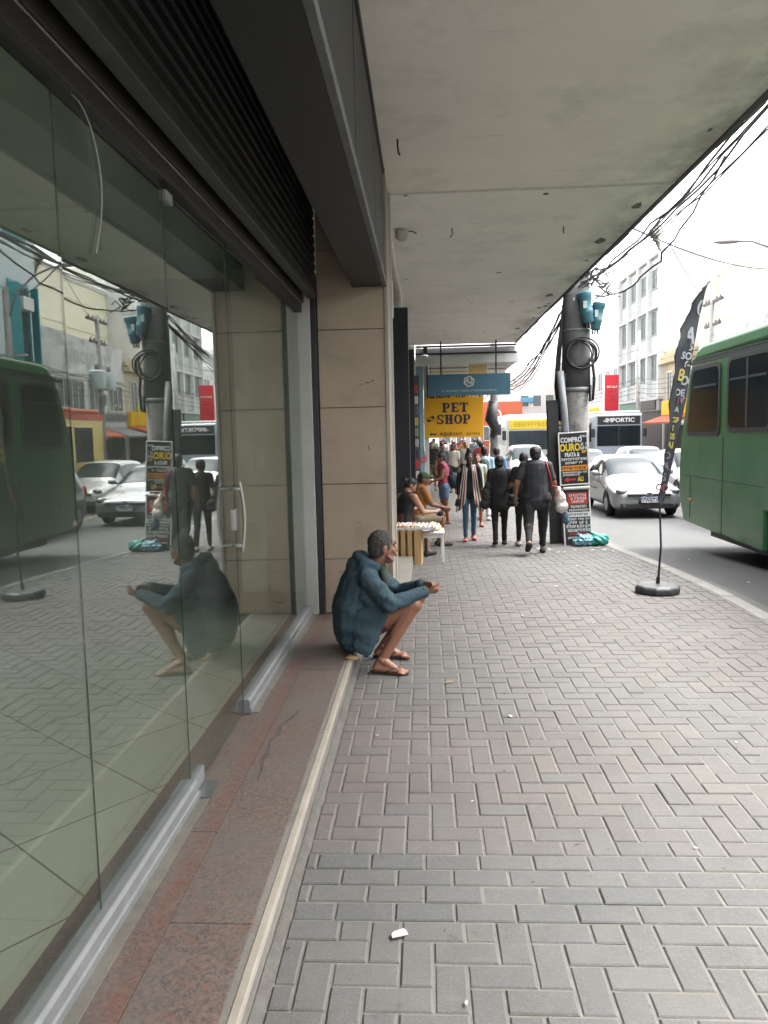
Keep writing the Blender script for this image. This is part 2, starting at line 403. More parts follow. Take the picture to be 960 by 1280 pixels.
# the unworn strip just inside the slab joint keeps its red
mr = N('ShaderNodeMapRange'); mr.inputs[1].default_value = -.99; mr.inputs[2].default_value = -.93; nt.links.new(sep.outputs[0], mr.inputs[0])
mr2 = N('ShaderNodeMapRange'); mr2.inputs[1].default_value = -.885; mr2.inputs[2].default_value = -.895; nt.links.new(sep.outputs[0], mr2.inputs[0])
mm = N('ShaderNodeMath', operation='MULTIPLY'); nt.links.new(mr.outputs[0], mm.inputs[0]); nt.links.new(mr2.outputs[0], mm.inputs[1])
mm2 = N('ShaderNodeMath', operation='MULTIPLY'); nt.links.new(mm.outputs[0], mm2.inputs[0]); nt.links.new(ramp(nz(9, 6), .3, .6), mm2.inputs[1])
nt.links.new(mixc(mm2.outputs[0], dust, mixc(.40, base, (.125, .050, .033, 1))), b.inputs['Base Color'])
bn = N('ShaderNodeBump'); bn.inputs['Strength'].default_value = .2; bn.inputs['Distance'].default_value = .004
nt.links.new(nz(180, 4), bn.inputs['Height']); nt.links.new(bn.outputs[0], b.inputs['Normal'])
st = MB()
for a, c in ((-6, -.8), (-.796, 2.40), (2.403, 5.2), (5.203, 6.90)):
    st.box(-.887, -.603, a, c, -.4, .12)
for a, c in ((-6, .4), (.403, 3.0), (3.003, 6.90)):
    st.box(-1.25, -.8885, a, c, -.4, .118)
st.build('step', M_gran, shop, bevel=.003)
M_nose = mat('step_nosing', (.28, .255, .21), .6, (.20, .18, .145), nscale=8, namount=.7, bump=.2, bscale=60, c3=(.25, .22, .18), n3scale=9)
nb = MB()
for a, c in ((-6, 1.2), (1.203, 4.1), (4.103, 7.0)): nb.box(-.580, -.548, a, c, .088, .121)
nb.build('step_nosing', M_nose, shop, bevel=.004)
MB().box(-.6025, -.553, -6, 7.0, -.4, .0875).box(-.6025, -.5805, -6, 7., .0876, .1185).build('riser', mat('riser_cement', (.15, .138, .12), .9, (.095, .087, .078), nscale=6, namount=.9, bump=.5, bscale=60), shop)
mo = MB(); rows = []
y = -3.
while y < 7.0:
    w = .016+.016*rng.random(); rows.append([(-.55, y,   .012+.014*rng.random()), (-.55+w*.6, y, .010+.006*rng.random()), (-.548+w*1.25, y, -.004)]); y += .07
mo.add([p for r in rows for p in r], [(3*i+k, 3*i+k+1, 3*i+k+4, 3*i+k+3) for i in range(len(rows)-1) for k in (0, 1)])
mo.build('mortar_strip', mat('mortar', (.095, .09, .08), .95, (.065, .06, .053), nscale=20, namount=.8, bump=.8, bscale=70), shop, smooth=True)
ck = MB(); P_ = [(-0.77, 4.399), (-0.79, 4.295), (-0.836, 4.184), (-0.83, 4.033), (-0.852, 3.944), (-0.835, 3.779), (-0.844, 3.7), (-0.824, 3.589), (-0.821, 3.484)]; L_, R_ = [], []
for k, (x_, y_) in enumerate(P_):
    w_ = [.004, .012, .010, .018, .008, .014, .012, .009, .004][k]; L_.append((x_-w_, y_+.01*(k % 2), .1209)); R_.append((x_+w_*.8, y_-.012*(k % 3), .1209))
ck.add(L_+R_, [(k, k+1, len(P_)+k+1, len(P_)+k) for k in range(len(P_)-1)])
ck.build('crack_stain', mat('crack_stain', (.045, .036, .032), .9, (.10, .08, .07), nscale=30, namount=.9), shop)
# ---- interior
M_tile = bpy.data.materials.new('interior_tile'); M_tile.use_nodes = True; nt = M_tile.node_tree; b = nt.nodes['Principled BSDF']; b.inputs['Roughness'].default_value = .32
geo = N('ShaderNodeNewGeometry'); mp = N('ShaderNodeMapping'); mp.inputs['Rotation'].default_value = (0, 0, R(38)); nt.links.new(geo.outputs['Position'], mp.inputs[0])
br = N('ShaderNodeTexBrick'); br.offset = 0; br.inputs['Color1'].default_value = (.42, .41, .34, 1); br.inputs['Color2'].default_value = (.39, .38, .31, 1); br.inputs['Mortar'].default_value = (.09, .085, .07, 1)
br.inputs['Scale'].default_value = 1; br.inputs['Mortar Size'].default_value = .0045; br.inputs['Brick Width'].default_value = .62; br.inputs['Row Height'].default_value = .62; br.inputs['Mortar Smooth'].default_value = .1
nt.links.new(mp.outputs[0], br.inputs[0])
nt.links.new(mixc(ramp(nz(2.5, 8, .7), .5, .75), br.outputs[0], (.36, .34, .28, 1)), b.inputs['Base Color'])
MB().box(-7, -1.12, -6, 8.2, -.3, .1165).build('interior_floor', M_tile, shop)
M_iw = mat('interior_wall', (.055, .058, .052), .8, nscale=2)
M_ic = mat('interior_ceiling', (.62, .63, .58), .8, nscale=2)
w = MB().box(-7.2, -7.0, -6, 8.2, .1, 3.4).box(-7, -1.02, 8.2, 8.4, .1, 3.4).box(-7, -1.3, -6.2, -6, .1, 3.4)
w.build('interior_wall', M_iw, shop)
MB().box(-7, -1.2, -6, 8.2, 3.3, 3.5).build('interior_ceiling', M_ic, shop)
ip = MB().box(-1.78, -1.16, 7.25, 7.7, .25, 3.3).build('interior_pillar', mat('pale_green_plaster', (.60, .64, .52), .6, nscale=2), shop)
MB().box(-1.79, -1.15, 7.235, 7.71, .117, .25).build('skirting', mat('tan_tile', (.38, .30, .22), .5), ip)
MB().box(-1.60, -1.52, 7.225, 7.249, 1.42, 1.58).build('switch', M_white, ip, bevel=.006)
# ---- ceiling lamps added out of view behind the header to brighten the shop floor
M_lampw = emit_mat('lit_lamp', (1, .97, .88), 1.5)
for (lx, ly) in ((-1.38, .3), (-1.38, 1.8)):
    fx_ = MB().box(lx-.12, lx+.12, ly-.66, ly+.66, 3.23, 3.299).build('ceiling_lamp', M_white, shop, bevel=.01)
    MB().box(lx-.09, lx+.09, ly-.62, ly+.62, 3.222, 3.2295).build('lit_tube', M_lampw, fx_)
# ---- shopfront
M_gl = glass_mat('shop_glass', (.84, .885, .855), 1.95)
M_gedge = mat('glass_edge', (.035, .06, .05), .25)
def pane(y0, y1, z0, z1, tilt=0.):
    mb = MB().box(-.0025, .0025, y0-y1, 0, z0, z1)
    o = mb.build('glass_panel', [M_gl, M_gedge], shop)
    for p in o.data.polygons:
        if abs(p.normal.x) < .5: p.material_index = 1
    o.location = (XG, y1, 0); o.rotation_euler = (0, 0, tilt); return o
pA = pane(-3.4, 2.337, .2, 2.84, R(-.55)); pA['label'] = 'near glass panel'
pB = pane(2.341, 3.309, .2, 2.84, R(-.2)); pC = pane(3.311, 4.335, .135, 2.80); pD = pane(4.343, 6.87, .2, 2.84)
pC.name = 'glass_door'
def rail(y0, y1):
    prof = [(XG+.047, .121), (XG+.047, .15), (XG+.040, .155), (XG+.040, .196), (XG+.028, .208), (XG-.030, .208), (XG-.05, .15), (XG-.05, .121)]
    return MB().prism(prof, 'y', y0, y1).build('bottom_rail', M_alu, shop, bevel=.003)
rail(-3.4, 3.30); rail(4.345, 6.86)
MB().box(XG-.06, XG+.09, -3.4, 3.28, .1185, .1235).box(XG-.06, XG+.08, 4.37, 6.86, .1185, .1235).build('rail_sealant', mat('old_sealant', (.14, .13, .11), .9, nscale=12, namount=.9), shop)
pp = MB().box(XG-.02, XG+.10, 3.30, 3.47, .119, .124).build('floor_pivot', M_steel, shop, bevel=.002)
MB().box(XG-.018, XG+.018, 3.316, 3.47, .126, .20).build('patch_fitting', M_alu, pC, bevel=.004).matrix_parent_inverse = Matrix.Translation(-Vector(pC.location))
MB().box(XG-.018, XG+.018, 3.316, 3.405, 2.752, 2.80).build('patch_fitting', M_alu, pC, bevel=.006).matrix_parent_inverse = Matrix.Translation(-Vector(pC.location))
for sx in (.075, -.075):
    hb = MB(); pts = []
    for k in range(13):
        q = math.pi*k/12; pts.append((XG+sx*(.72+.28*math.sin(q)), 4.24, 1.10+.40*k/12))
    hb.tube(pts, .0095, 10); hb.cyl((XG, 4.24, 1.14), (XG+sx*.8, 4.24, 1.14), .011, n=8); hb.cyl((XG, 4.24, 1.46), (XG+sx*.8, 4.24, 1.46), .011, n=8)
    hb.build('door_handle', mat('handle_plastic', (.28, .27, .245), .4), pC, smooth=True).matrix_parent_inverse = Matrix.Translation(-Vector(pC.location))
lk = MB().box(XG-.012, XG+.016, 4.28, 4.33, 1.22, 1.34).build('lock', M_steel, pC, bevel=.003); lk.matrix_parent_inverse = Matrix.Translation(-Vector(pC.location))
# a long curved scratch line of old tape on the second panel
arc = [(-1.081, 2.461, 2.826), (-1.081, 2.511, 2.825), (-1.081, 2.555, 2.808), (-1.081, 2.593, 2.778), (-1.081, 2.624, 2.733), (-1.081, 2.647, 2.677), (-1.081, 2.658, 2.615), (-1.081, 2.652, 2.548), (-1.081, 2.632, 2.477), (-1.081, 2.604, 2.418), (-1.081, 2.578, 2.365)]
MB().tube(arc, .0032, 5).build('tape_mark', mat('old_tape', (.20, .21, .19), .7), shop)
# head frame, shutter, fascia beam
M_hdr = mat('header_brown', (.017, .012, .0095), .55, (.008, .0065, .006), nscale=7, namount=.8, bump=.2)
MB().box(XG-.05, XG+.035, -6, 6.88, 2.825, 2.90).build('door_header', M_hdr, shop, bevel=.004)
MB().box(XG-.04, XG+.055, -6, 6.88, 2.903, 2.965).box(XG-.04, XG+.048, -6, 6.88, 2.968, 3.03).build('header_track', M_hdr, shop, bevel=.004)
MB().box(XG+.036, XG+.0405, -6, 6.88, 2.897, 2.904).build('header_trim', mat('trim_line', (.30, .27, .22), .5, (.03, .03, .03), nscale=5, namount=.9), shop)
MB().box(-1.22, XG-.03, -6, 6.9, 3.04, 4.3).build('bulkhead', M_black, shop)
M_shut = mat('shutter_steel', (.017, .017, .0165), .6, (.009, .009, .009), nscale=4, namount=.9, bump=.15)
sh = []
z = 3.02; k = 0
while z < 3.95:
    sh += [(-.955, z), (-.925, z+.012), (-.925, z+.055), (-.955, z+.067)]; z += .075
poly = sh+[(-1.0, 3.98), (-1.0, 3.02)]
MB().prism(poly, 'y', -6, 6.85).build('roller_shutter', M_shut, shop)
MB().box(-1.0, -.93, -6, 6.85, 2.94, 3.018).build('shutter_bottom_bar', mat('shutter_bar', (.045, .045, .042), .5, (.026, .026, .025), nscale=5, namount=.8), shop, bevel=.006)
M_beam = mat('fascia_dark', (.006, .0065, .007), .5, (.009, .009, .0095), nscale=2.5, namount=.6, bump=.05)
bm_ = MB().box(-.61, -.335, -6, 6.895, 3.035, 4.045)
bm = bm_.build('fascia_beam', M_beam, shop)
pn = MB()
y = -5.4
while y < 6.6:
    pn.box(-.334, -.322, y, min(y+1.55, 6.88), 3.16, 3.98); y += 1.58
pn.build('fascia_panel', mat('fascia_panel', (.015, .016, .017), .45, (.011, .012, .0125), nscale=1.5, namount=.8), bm, bevel=.006)
MB().box(-.34, -.305, -6, 6.89, 3.03, 3.085).build('edge_strip', mat('edge_strip', (.13, .13, .125), .6, (.08, .08, .077), nscale=6, namount=.8, bump=.1), bm, bevel=.003)
MB().box(-.334, -.308, -6, 6.89, 3.985, 4.04).build('top_trim', M_beam, bm)
# pillar of large tan tiles, jamb and shutter guide
M_tan = mat('tan_tile_wall', (.36, .285, .215), .45, (.30, .235, .176), nscale=1.3, namount=.8, bump=.06, bscale=15, c3=(.27, .215, .165), n3scale=2.6, rvar=.1)
pb = MB(); rows = [.12, .62, 1.305, 1.99, 2.675, 3.36, 4.04]
for a, c in zip(rows[:-1], rows[1:]): pb.box(-.926, -.315, 6.905, 7.0, a+.003, c-.003)
for a, c in zip(rows[:-1], rows[1:]): pb.box(-.40, -.309, 7.005, 7.62, a+.003, c-.003)
pil = pb.build('pillar', M_tan, shop, bevel=.002)
MB().box(-.92, -.33, 6.925, 7.6, -.4, 4.04).build('grout', mat('grout', (.12, .1, .08), .9), pil)
mk = MB(); 
for (x_, z_, w_, h_) in ((-.52, 2.20, .05, .010), (-.46, 2.215, .022, .012), (-.57, 2.19, .03, .006), (-.90, 2.668, .02, .014), (-.37, 2.672, .05, .006), (-.62, .95, .04, .005), (-.8, .5, .06, .006), (-.74, .33, .015, .03), (-.85, .22, .10, .012), (-.5, 1.6, .008, .05)): mk.box(x_, x_+w_, 6.9035, 6.9048, z_, z_+h_, rot=Matrix.Rotation(R(12*math.sin(x_*90)), 3, 'Y'))
mk.build('scuff_mark', mat('scuff', (.13, .10, .075), .9), pil)
MB().box(-.33, -.302, 6.895, 6.93, .0, 4.03).build('corner_trim', mat('corner_trim', (.30, .27, .24), .4, metal=.4), pil)
MB().box(-1.115, -.985, 6.84, 6.97, .12, 2.985).build('jamb', mat('jamb_paint', (.44, .44, .40), .6, (.36, .36, .33), nscale=3), shop, bevel=.005)
MB().box(-.98, -.935, 6.85, 6.93, .12, 3.0).build('shutter_guide', M_black, shop, bevel=.003)
# wall above the canopy, canopy
MB().box(-9, -.34, -6, 7.6, 4.3, 6.2).build('upper_wall', M_dirtywhite, shop)
M_soff = mat('canopy_paint', (.91, .85, .79), .85, (.85, .795, .74), nscale=1.6, namount=.9, bump=.25, bscale=9, c3=(.74, .71, .66), n3scale=1.1, detail=9)
M_soff2 = mat('canopy_paint_far', (.91, .87, .82), .85, (.85, .81, .765), nscale=1.6, namount=.9, bump=.25, bscale=9, c3=(.75, .74, .70), n3scale=1.3, detail=9)
M_edge = mat('canopy_edge', (.09, .092, .095), .8, (.05, .05, .05), nscale=4, namount=.9, bump=.4, bscale=20)
def mould(m):
    """black mould spreading in from the dripping outer edge, and faint water rings"""
    global nt
    nt = m.node_tree; b = nt.nodes['Principled BSDF']; src = b.inputs['Base Color'].links[0].from_socket
    g_ = N('ShaderNodeNewGeometry'); sp_ = N('ShaderNodeSeparateXYZ'); nt.links.new(g_.outputs['Position'], sp_.inputs[0])
    def nz2(sc, st, det=9., ro=.7):
        mp_ = N('ShaderNodeMapping'); mp_.inputs['Scale'].default_value = st; nt.links.new(g_.outputs['Position'], mp_.inputs[0])
        n_ = N('ShaderNodeTexNoise'); n_.inputs['Scale'].default_value = sc; n_.inputs['Detail'].default_value = det; n_.inputs['Roughness'].default_value = ro; nt.links.new(mp_.outputs[0], n_.inputs[0]); return n_.outputs[0]
    ed = ramp(sp_.outputs[0], 1.85, 2.40); pw_ = N('ShaderNodeMath', operation='MULTIPLY'); nt.links.new(ed, pw_.inputs[0]); nt.links.new(ramp(nz2(1.6, (1, .6, 1)), .42, .62), pw_.inputs[1])
    c_ = mixc(pw_.outputs[0], src, mixc(.62, src, (.14, .14, .135, 1)))
    c_ = mixc(ramp(nz2(1.3, (.6, 2.2, 1)), .60, .72), c_, mixc(.35, c_, (.95, .93, .88, 1)))
    c_ = mixc(ramp(nz2(2.3, (.5, 3.5, 1)), .62, .70), c_, mixc(.42, c_, (.33, .32, .29, 1)))
    nt.links.new(c_, b.inputs['Base Color'])
mould(M_soff); mould(M_soff2)
cn = MB().box(-.34, 2.40, -7, 7.66, 4.05, 4.28).build('canopy', M_soff, shop)
ec = MB(); y = -7.
while y < 20.55:
    j0, j1 = random.uniform(-.012, .012), random.uniform(-.012, .012); e = min(y+.55, 20.6)
    ec.box(2.401, 2.455+j0, y+.002, e-.002, 4.035+j1*.6, 4.29); y += .55
ec.build('canopy_edge', M_edge, shop, bevel=.006)
st_ = MB()
for k in range(10):                                              # black mould patches and chips along the edge and round the joint
    yy = rng.uniform(1, 20); xx = 2.38-abs(rng.normal(0, .12)); r = rng.uniform(.02, .09)
    n = 9; poly = [(xx+r*rng.uniform(.5, 1.1)*math.cos(2*math.pi*i/n), yy+r*rng.uniform(1., 2.6)*math.sin(2*math.pi*i/n)) for i in range(n)]
    if max(p[0] for p in poly) > 2.398: continue
    st_.prism(poly, 'z', 4.0465, 4.049)
for k in range(16):
    yy = rng.choice([7.8, 11.6, 14.2, 18.6])+rng.normal(0, .12); xx = rng.uniform(-.25, 2.2); r = rng.uniform(.008, .035)
    if yy < 7.7: continue
    n = 8; poly = [(xx+r*rng.uniform(.5, 2.2)*math.cos(2*math.pi*i/n), yy+r*rng.uniform(.5, 1.3)*math.sin(2*math.pi*i/n)) for i in range(n)]
    st_.prism(poly, 'z', 4.0465, 4.049)
stains = st_.build('flaked_patch', mat('mould', (.12, .115, .105), .95, (.2, .19, .17), nscale=25, namount=.9), cn)
cn2 = MB().box(-.34, 2.40, 7.68, 20.6, 4.05, 4.28).build('canopy', M_soff2, shop)
MB().box(-.34, 2.40, 7.64, 7.70, 4.043, 4.0505).build('canopy_joint', mat('joint_filler', (.66, .64, .60), .9, (.5, .49, .46), nscale=8, namount=.9), cn2)
hk = MB().tube([(-.17, 6.3, 4.06), (-.17, 6.3, 4.0), (-.165, 6.31, 3.95), (-.155, 6.3, 3.93)], .008, 6).tube([(.35, 9.0, 4.06), (.36, 9.0, 3.98), (.33, 9.02, 3.95)], .007, 6).tube([(1.62, 9.1, 4.06), (1.62, 9.1, 3.97)], .007, 6)
hk.build('rusty_hook', mat('rust', (.05, .03, .022), .9), cn2)
lf = MB().lathe([(.03, 0), (.075, -.02), (.07, -.09), (.045, -.12), (.02, -.10)], (-.22, 9.0, 4.05), 14)
lf.build('broken_lamp_holder', M_dirtywhite, cn2, smooth=True)
MB().tube([(-.26, 8.95, 4.05), (-.2, 9.0, 4.02), (-.1, 9.05, 4.04), (-.05, 9.0, 4.0)], .006, 6).build('loose_wire', M_wire, cn2)
# ================================================================ FURTHER SHOPS ON OUR SIDE
def scribble(mb, x0, x1, z0, z1, y, seed=0, gap=.25, mi=None):
    """a line of lettering too small to read: a row of letter-sized strokes on a board facing -Y"""
    r = random.Random(seed); h = z1-z0; x = x0
    while x < x1-h*.3:
        w = h*r.uniform(.45, .8); k = r.random()
        if k < .12: x += w*.7; continue
        t = h*.2
        mb.box(x, x+t, y-.003, y, z0, z1, mi=mi)
        if k < .6: mb.box(x+w-t, x+w, y-.003, y, z0 if k < .4 else z0+h*.4, z1, mi=mi)
        if k > .3: mb.box(x+t, x+w, y-.0026, y, z1-t, z1, mi=mi)
        if k > .5: mb.box(x+t, x+w-(t if k < .6 else 0), y-.0024, y, z0+h*.4, z0+h*.6, mi=mi)
        if k > .75 or k < .3: mb.box(x+t, x+w-(t if k < .6 else 0), y-.0024, y, z0, z0+t, mi=mi)
        x += w+h*gap
nshop = tag(empty('snack_shop', (0, 8, 0)), 'open shop beyond the tan pillar with dark navy pilaster and racks of goods', 'building')
def npart(mb, name, m, **k):
    o = mb.build(name, m, nshop, **k); o.matrix_parent_inverse = Matrix.Translation((0, -8, 0)); return o
M_navy = mat('navy_panel', (.012, .016, .022), .4, nscale=2)
M_bg = mat('shop_wall_grey', (.30, .29, .27), .8, nscale=2)
npart(MB().box(-9, -1.6, 7.62, 20.6, -.6, 4.04), 'wall', M_bg)
npart(MB().box(-9, -.36, 7.7, 20.6, 4.3, 6.2), 'upper_wall', M_dirtywhite)
npart(MB().box(-.75, -.265, 14.4, 14.75, -.6, 4.045), 'pilaster', M_navy, bevel=.004)
npart(MB().box(-.55, -.21, 18.3, 18.5, -.6, 3.7), 'pilaster', M_navy, bevel=.004)
npart(MB().box(-1.6, -.18, 8.2, 10.5, -.5, .055), 'entrance_ramp', mat('ramp_cement', (.20, .185, .16), .85, (.15, .14, .125), nscale=4, bump=.3))
npart(MB().box(-1.6, -.30, 10.5, 20.6, -.8, -.02), 'threshold', mat('ramp_cement', (.2, .185, .16)))
npart(MB().box(-.318, -.29, 7.62, 7.72, .0, 4.04), 'side_trim', mat('pale_trim', (.45, .44, .42), .5))
npart(MB().box(-.33, -.285, 7.75, 7.85, 2.9, 3.25), 'paper_notice', M_white)
rack = npart(MB().box(-.46, -.10, 19.7, 19.72, -.3, 3.2).box(-.46, -.44, 19.3, 19.7, -.3, 3.2), 'display_rack', mat('rack_metal', (.10, .11, .12), .5))
cols = [(.55, .06, .04), (.62, .58, .5), (.1, .12, .2), (.6, .45, .1), (.25, .3, .2), (.5, .45, .4), (.05, .05, .06)]
for k in range(9):
    zz = 2.75-k*.27
    m = mat('packet_%s' % 'abcdefg'[k % 7], cols[k % 7], .4)
    o = MB().box(-.42+.02*(k % 2), -.14, 19.60, 19.68, zz, zz+.19).build('packet_row', m, rack, bevel=.01)
# ---- building with the lower canopy behind the hanging signs
b2 = tag(empty('white_canopy_building', (0, 21, 0)), 'white building with lower canopy and pale blue doorposts behind the yellow pet shop sign', 'building')
def b2p(mb, name, m, par=None, **k):
    o = mb.build(name, m, par or b2, **k)
    if par is None: o.matrix_parent_inverse = Matrix.Translation((0, -21, 0))
    return o
b2p(MB().box(-9, -.22, 20.65, 34, -.6, 6.2), 'wall', M_dirtywhite)
b2p(MB().box(-.2, 2.55, 21.0, 34, 3.62, 3.85), 'canopy', mat('canopy_white', (.66, .66, .63), .8, nscale=2))
b2p(MB().box(-.2, 2.52, 20.72, 20.97, 3.56, 3.80), 'fascia', mat('fascia_white', (.62, .62, .60), .6, nscale=3), bevel=.01)
b2p(MB().box(-.2, 2.44, 20.78, 20.95, 3.845, 3.985), 'fascia_panel', mat('fascia_lavender', (.38, .37, .38), .6, nscale=3))
b2p(MB().box(-.2, 2.48, 20.70, 20.80, 3.803, 3.842).box(-.2, 2.46, 20.66, 20.74, 3.988, 4.035).box(.02, .12, 20.69, 20.78, 3.84, 3.99), 'dark_frame', M_black)
b2p(MB().lathe([(.01, 0), (.09, -.01), (.10, -.05), (.05, -.085), (.01, -.09)], (.05, 20.66, 3.80), 14), 'lamp', M_white, smooth=True)
b2p(MB().box(-.2, 0.0, 21.2, 21.4, -.5, 3.55), 'doorpost', mat('pale_blue_post', (.22, .36, .42), .5, nscale=3), bevel=.006)
b2p(MB().box(.01, .14, 22.0, 22.15, -.5, 3.6), 'doorpost', mat('white_post', (.60, .60, .58), .5, nscale=3), bevel=.006)
lou = MB(); mats_l = [mat('louvre_gold', (.62, .44, .16), .5), mat('louvre_white', (.68, .66, .60), .5), mat('louvre_brown', (.28, .21, .13), .6)]
for k in range(7):
    lou.box(.15, 1.15+.05*(k % 2), 20.99, 21.02, 3.2+k*.05, 3.238+k*.05, mi=[1, 2, 1, 0, 1, 2, 1][k]); lou.box(1.22, 1.72, 20.99, 21.02, 3.2+k*.05, 3.247+k*.05, mi=0); lou.box(1.74, 2.2, 20.99, 21.02, 3.2+k*.05, 3.238+k*.05, mi=[1, 2, 1, 1, 2, 1, 1][k])
b2p(lou, 'louvre_sign', mats_l)
b2p(MB().box(.3, 2.3, 33.4, 33.5, 2.0, 2.9), 'far_fascia', mat('dark_shade', (.06, .06, .06), .7))
b3 = tag(empty('low_arcade_building', (0, 35, 0)), 'pale low arcade building far down our pavement behind the crowd', 'building')
def b3p(mb, name, m, par=None, **k):
    o = mb.build(name, m, par or b3, **k)
    if par is None: o.matrix_parent_inverse = Matrix.Translation((0, -35, 0))
    return o
b3p(MB().box(-9, -.1, 34.1, 58, -.6, 6.5), 'wall', mat('arcade_wall', (.55, .54, .50), .8, nscale=1))
for k in range(5):
    y0 = 35+k*4.5
    b3p(MB().prism([(-.1, 2.75), (1.5, 2.35), (1.5, 2.25), (-.1, 2.55)], 'y', y0, y0+3.9), 'awning', mat('awning_%s' % 'abcde'[k], [(.5, .5, .48), (.32, .33, .36), (.6, .58, .5), (.30, .12, .1), (.5, .5, .5)][k], .7))
    b3p(MB().box(-.099, -.07, y0+.3, y0+3.6, -.3, 2.4), 'shop_opening', M_black)

# ---- hanging signs
bs = tag(empty('hanging_sign', (1.17, 19.95, 2.95)), 'blue hanging signboard with a white round emblem, hung on two rods under the canopy end', 'sign')
IB = Matrix.Translation((-1.17, -19.95, -2.95))
def sp(o): o.matrix_parent_inverse = IB; return o
sp(MB().box(.12, 2.22, 19.93, 19.99, 2.68, 3.22).build('board', mat('sign_blue', (.045, .135, .19), .4, (.04, .12, .165), nscale=2), bs, bevel=.004))
for x in (.46, 1.86): sp(MB().cyl((x, 19.96, 3.2), (x, 19.96, 4.06), .02, n=8).build('rod', M_black, bs))
M_pale = mat('sign_cream', (.66, .64, .55), .5)
rg = MB()
for k in range(48):
    a0, a1 = 2*math.pi*k/48, 2*math.pi*(k+1)/48
    ro, ri = .133, .108
    w = .008*math.sin(6*a0); 
    q = [(1.17+r*math.cos(a), 19.922, 3.03+r*math.sin(a)) for a, r in ((a0, ri+w), (a1, ri+w), (a1, ro+w), (a0, ro+w))]
    rg.add(q+[(p[0], 19.929, p[2]) for p in q], [(0, 1, 2, 3), (4, 5, 6, 7), (0, 1, 5, 4), (2, 3, 7, 6)])
rg.box(1.09, 1.25, 19.925, 19.9285, 2.965, 2.975)
sp(rg.build('emblem', M_pale, bs))
sp(merge_text([(('A2', 'lettering', .17, M_pale), dict(mtx=at(1.17, 19.926, 3.045), bold=.012))], 'lettering', M_pale, bs))
sc = MB(); scribble(sc, .48, 1.86, 2.775, 2.818, 19.93, 3, .35); sp(sc.build('small_lettering', mat('sign_cream_dim', (.42, .45, .42), .5), bs))

ps = tag(empty('pet_shop_sign', (.86, 21.9, 2.15)), 'yellow hanging sign reading PET SHOP in dark letters, below the blue signboard', 'sign')
IB2 = Matrix.Translation((-.86, -21.9, -2.15))
def sp2(o): o.matrix_parent_inverse = IB2; return o
M_sy = mat('sign_yellow', (.80, .40, .008), .45, (.75, .36, .006), nscale=2)
sp2(MB().box(.03, 1.68, 21.9, 22.0, 1.60, 2.71).build('board', M_sy, ps, bevel=.006))
M_sb = mat('sign_ink', (.03, .02, .05), .5)
def slab(txt, x, z, size):
    """heavy slab-serif capitals: strokes plus serifs"""
    mb = MB(); Y0, Y1 = 21.893, 21.9; h = size; w = size*.86; t = size*.27; s = size*.13
    for ch in txt:
        def bx(x0, x1, z0, z1): mb.box(x+x0, x+x1, Y0, Y1, z+z0, z+z1)
        def ringarc(cx_, cz, rx, rz, a0, a1, th, thz=None):
            thz = thz or th; n = 14
            for k in range(n):
                p, q = a0+(a1-a0)*k/n, a0+(a1-a0)*(k+1)/n
                pts = [(rx*math.cos(p), rz*math.sin(p)), (rx*math.cos(q), rz*math.sin(q)), ((rx-th)*math.cos(q), (rz-thz)*math.sin(q)), ((rx-th)*math.cos(p), (rz-thz)*math.sin(p))]
                mb.prism([(x+cx_+a, z+cz+b) for a, b in pts], 'y', Y0+.0004, Y1)
        if ch == 'P':
            bx(w*.12, w*.12+t, s, h-s); bx(0, w*.62, 0, s); bx(0, w*.55, h-s, h); bx(w*.45, w*.6, h-s, h); bx(w*.4, w*.6, h*.40, h*.40+s)
            ringarc(w*.58, h*.70, w*.38, h*.30, -math.pi/2, math.pi/2, t*.9, s)
        elif ch == 'E':
            bx(w*.12, w*.12+t, s, h-s); bx(0, w*.95, 0, s); bx(0, w*.95, h-s, h); bx(w*.12+t, w*.66, h*.44, h*.44+s); bx(w*.82, w*.95, s, h*.30); bx(w*.82, w*.95, h*.70, h-s); bx(w*.60, w*.70, h*.36, h*.64)
        elif ch == 'T':
            bx(w*.5-t/2, w*.5+t/2, s, h-s); bx(w*.2, w*.8, 0, s); bx(0, w, h-s, h); bx(0, w*.13, h*.68, h-s); bx(w*.87, w, h*.68, h-s)
        elif ch == 'H':
            for a in (.10, .62): bx(w*a, w*a+t, s, h-s); bx(w*(a-.09), w*(a+.09)+t, 0, s); bx(w*(a-.09), w*(a+.09)+t, h-s, h)
            bx(w*.10+t, w*.62, h*.44, h*.44+s)
        elif ch == 'O': ringarc(w*.55, h*.5, w*.53, h*.52, 0, 2*math.pi, t, s)
        elif ch == 'S':
            ringarc(w*.47, h*.73, w*.42, h*.28, R(25), R(270), t*.85, s); ringarc(w*.47, h*.27, w*.42, h*.28, R(-155), R(90), t*.85, s)
            bx(w*.78, w*.90, h*.62, h*.98); bx(w*.03, w*.15, h*.02, h*.38)
        x += w*(1.1 if ch != 'S' else 1.02)
    return mb
L1 = slab('PET', .52, 2.31, .265); L2 = slab('SHOP', .36, 1.98, .265)
L1.v = L1.v; n0 = len(L1.v); L1.add(L2.v, L2.f, 0)
sp2(L1.build('lettering', M_sb, ps))
sp2(merge_text([(('AQUI', 'a', .13, M_sb), dict(mtx=at(.60, 21.895, 1.70), bold=.02))], 'lettering', M_sb, ps))
sc = MB(); scribble(sc, .76, 1.12, 1.66, 1.735, 21.9, 5); scribble(sc, 1.2, 1.62, 1.665, 1.725, 21.9, 9); sp2(sc.build('small_lettering', mat('sign_ink_brown', (.14, .07, .02), .5), ps))
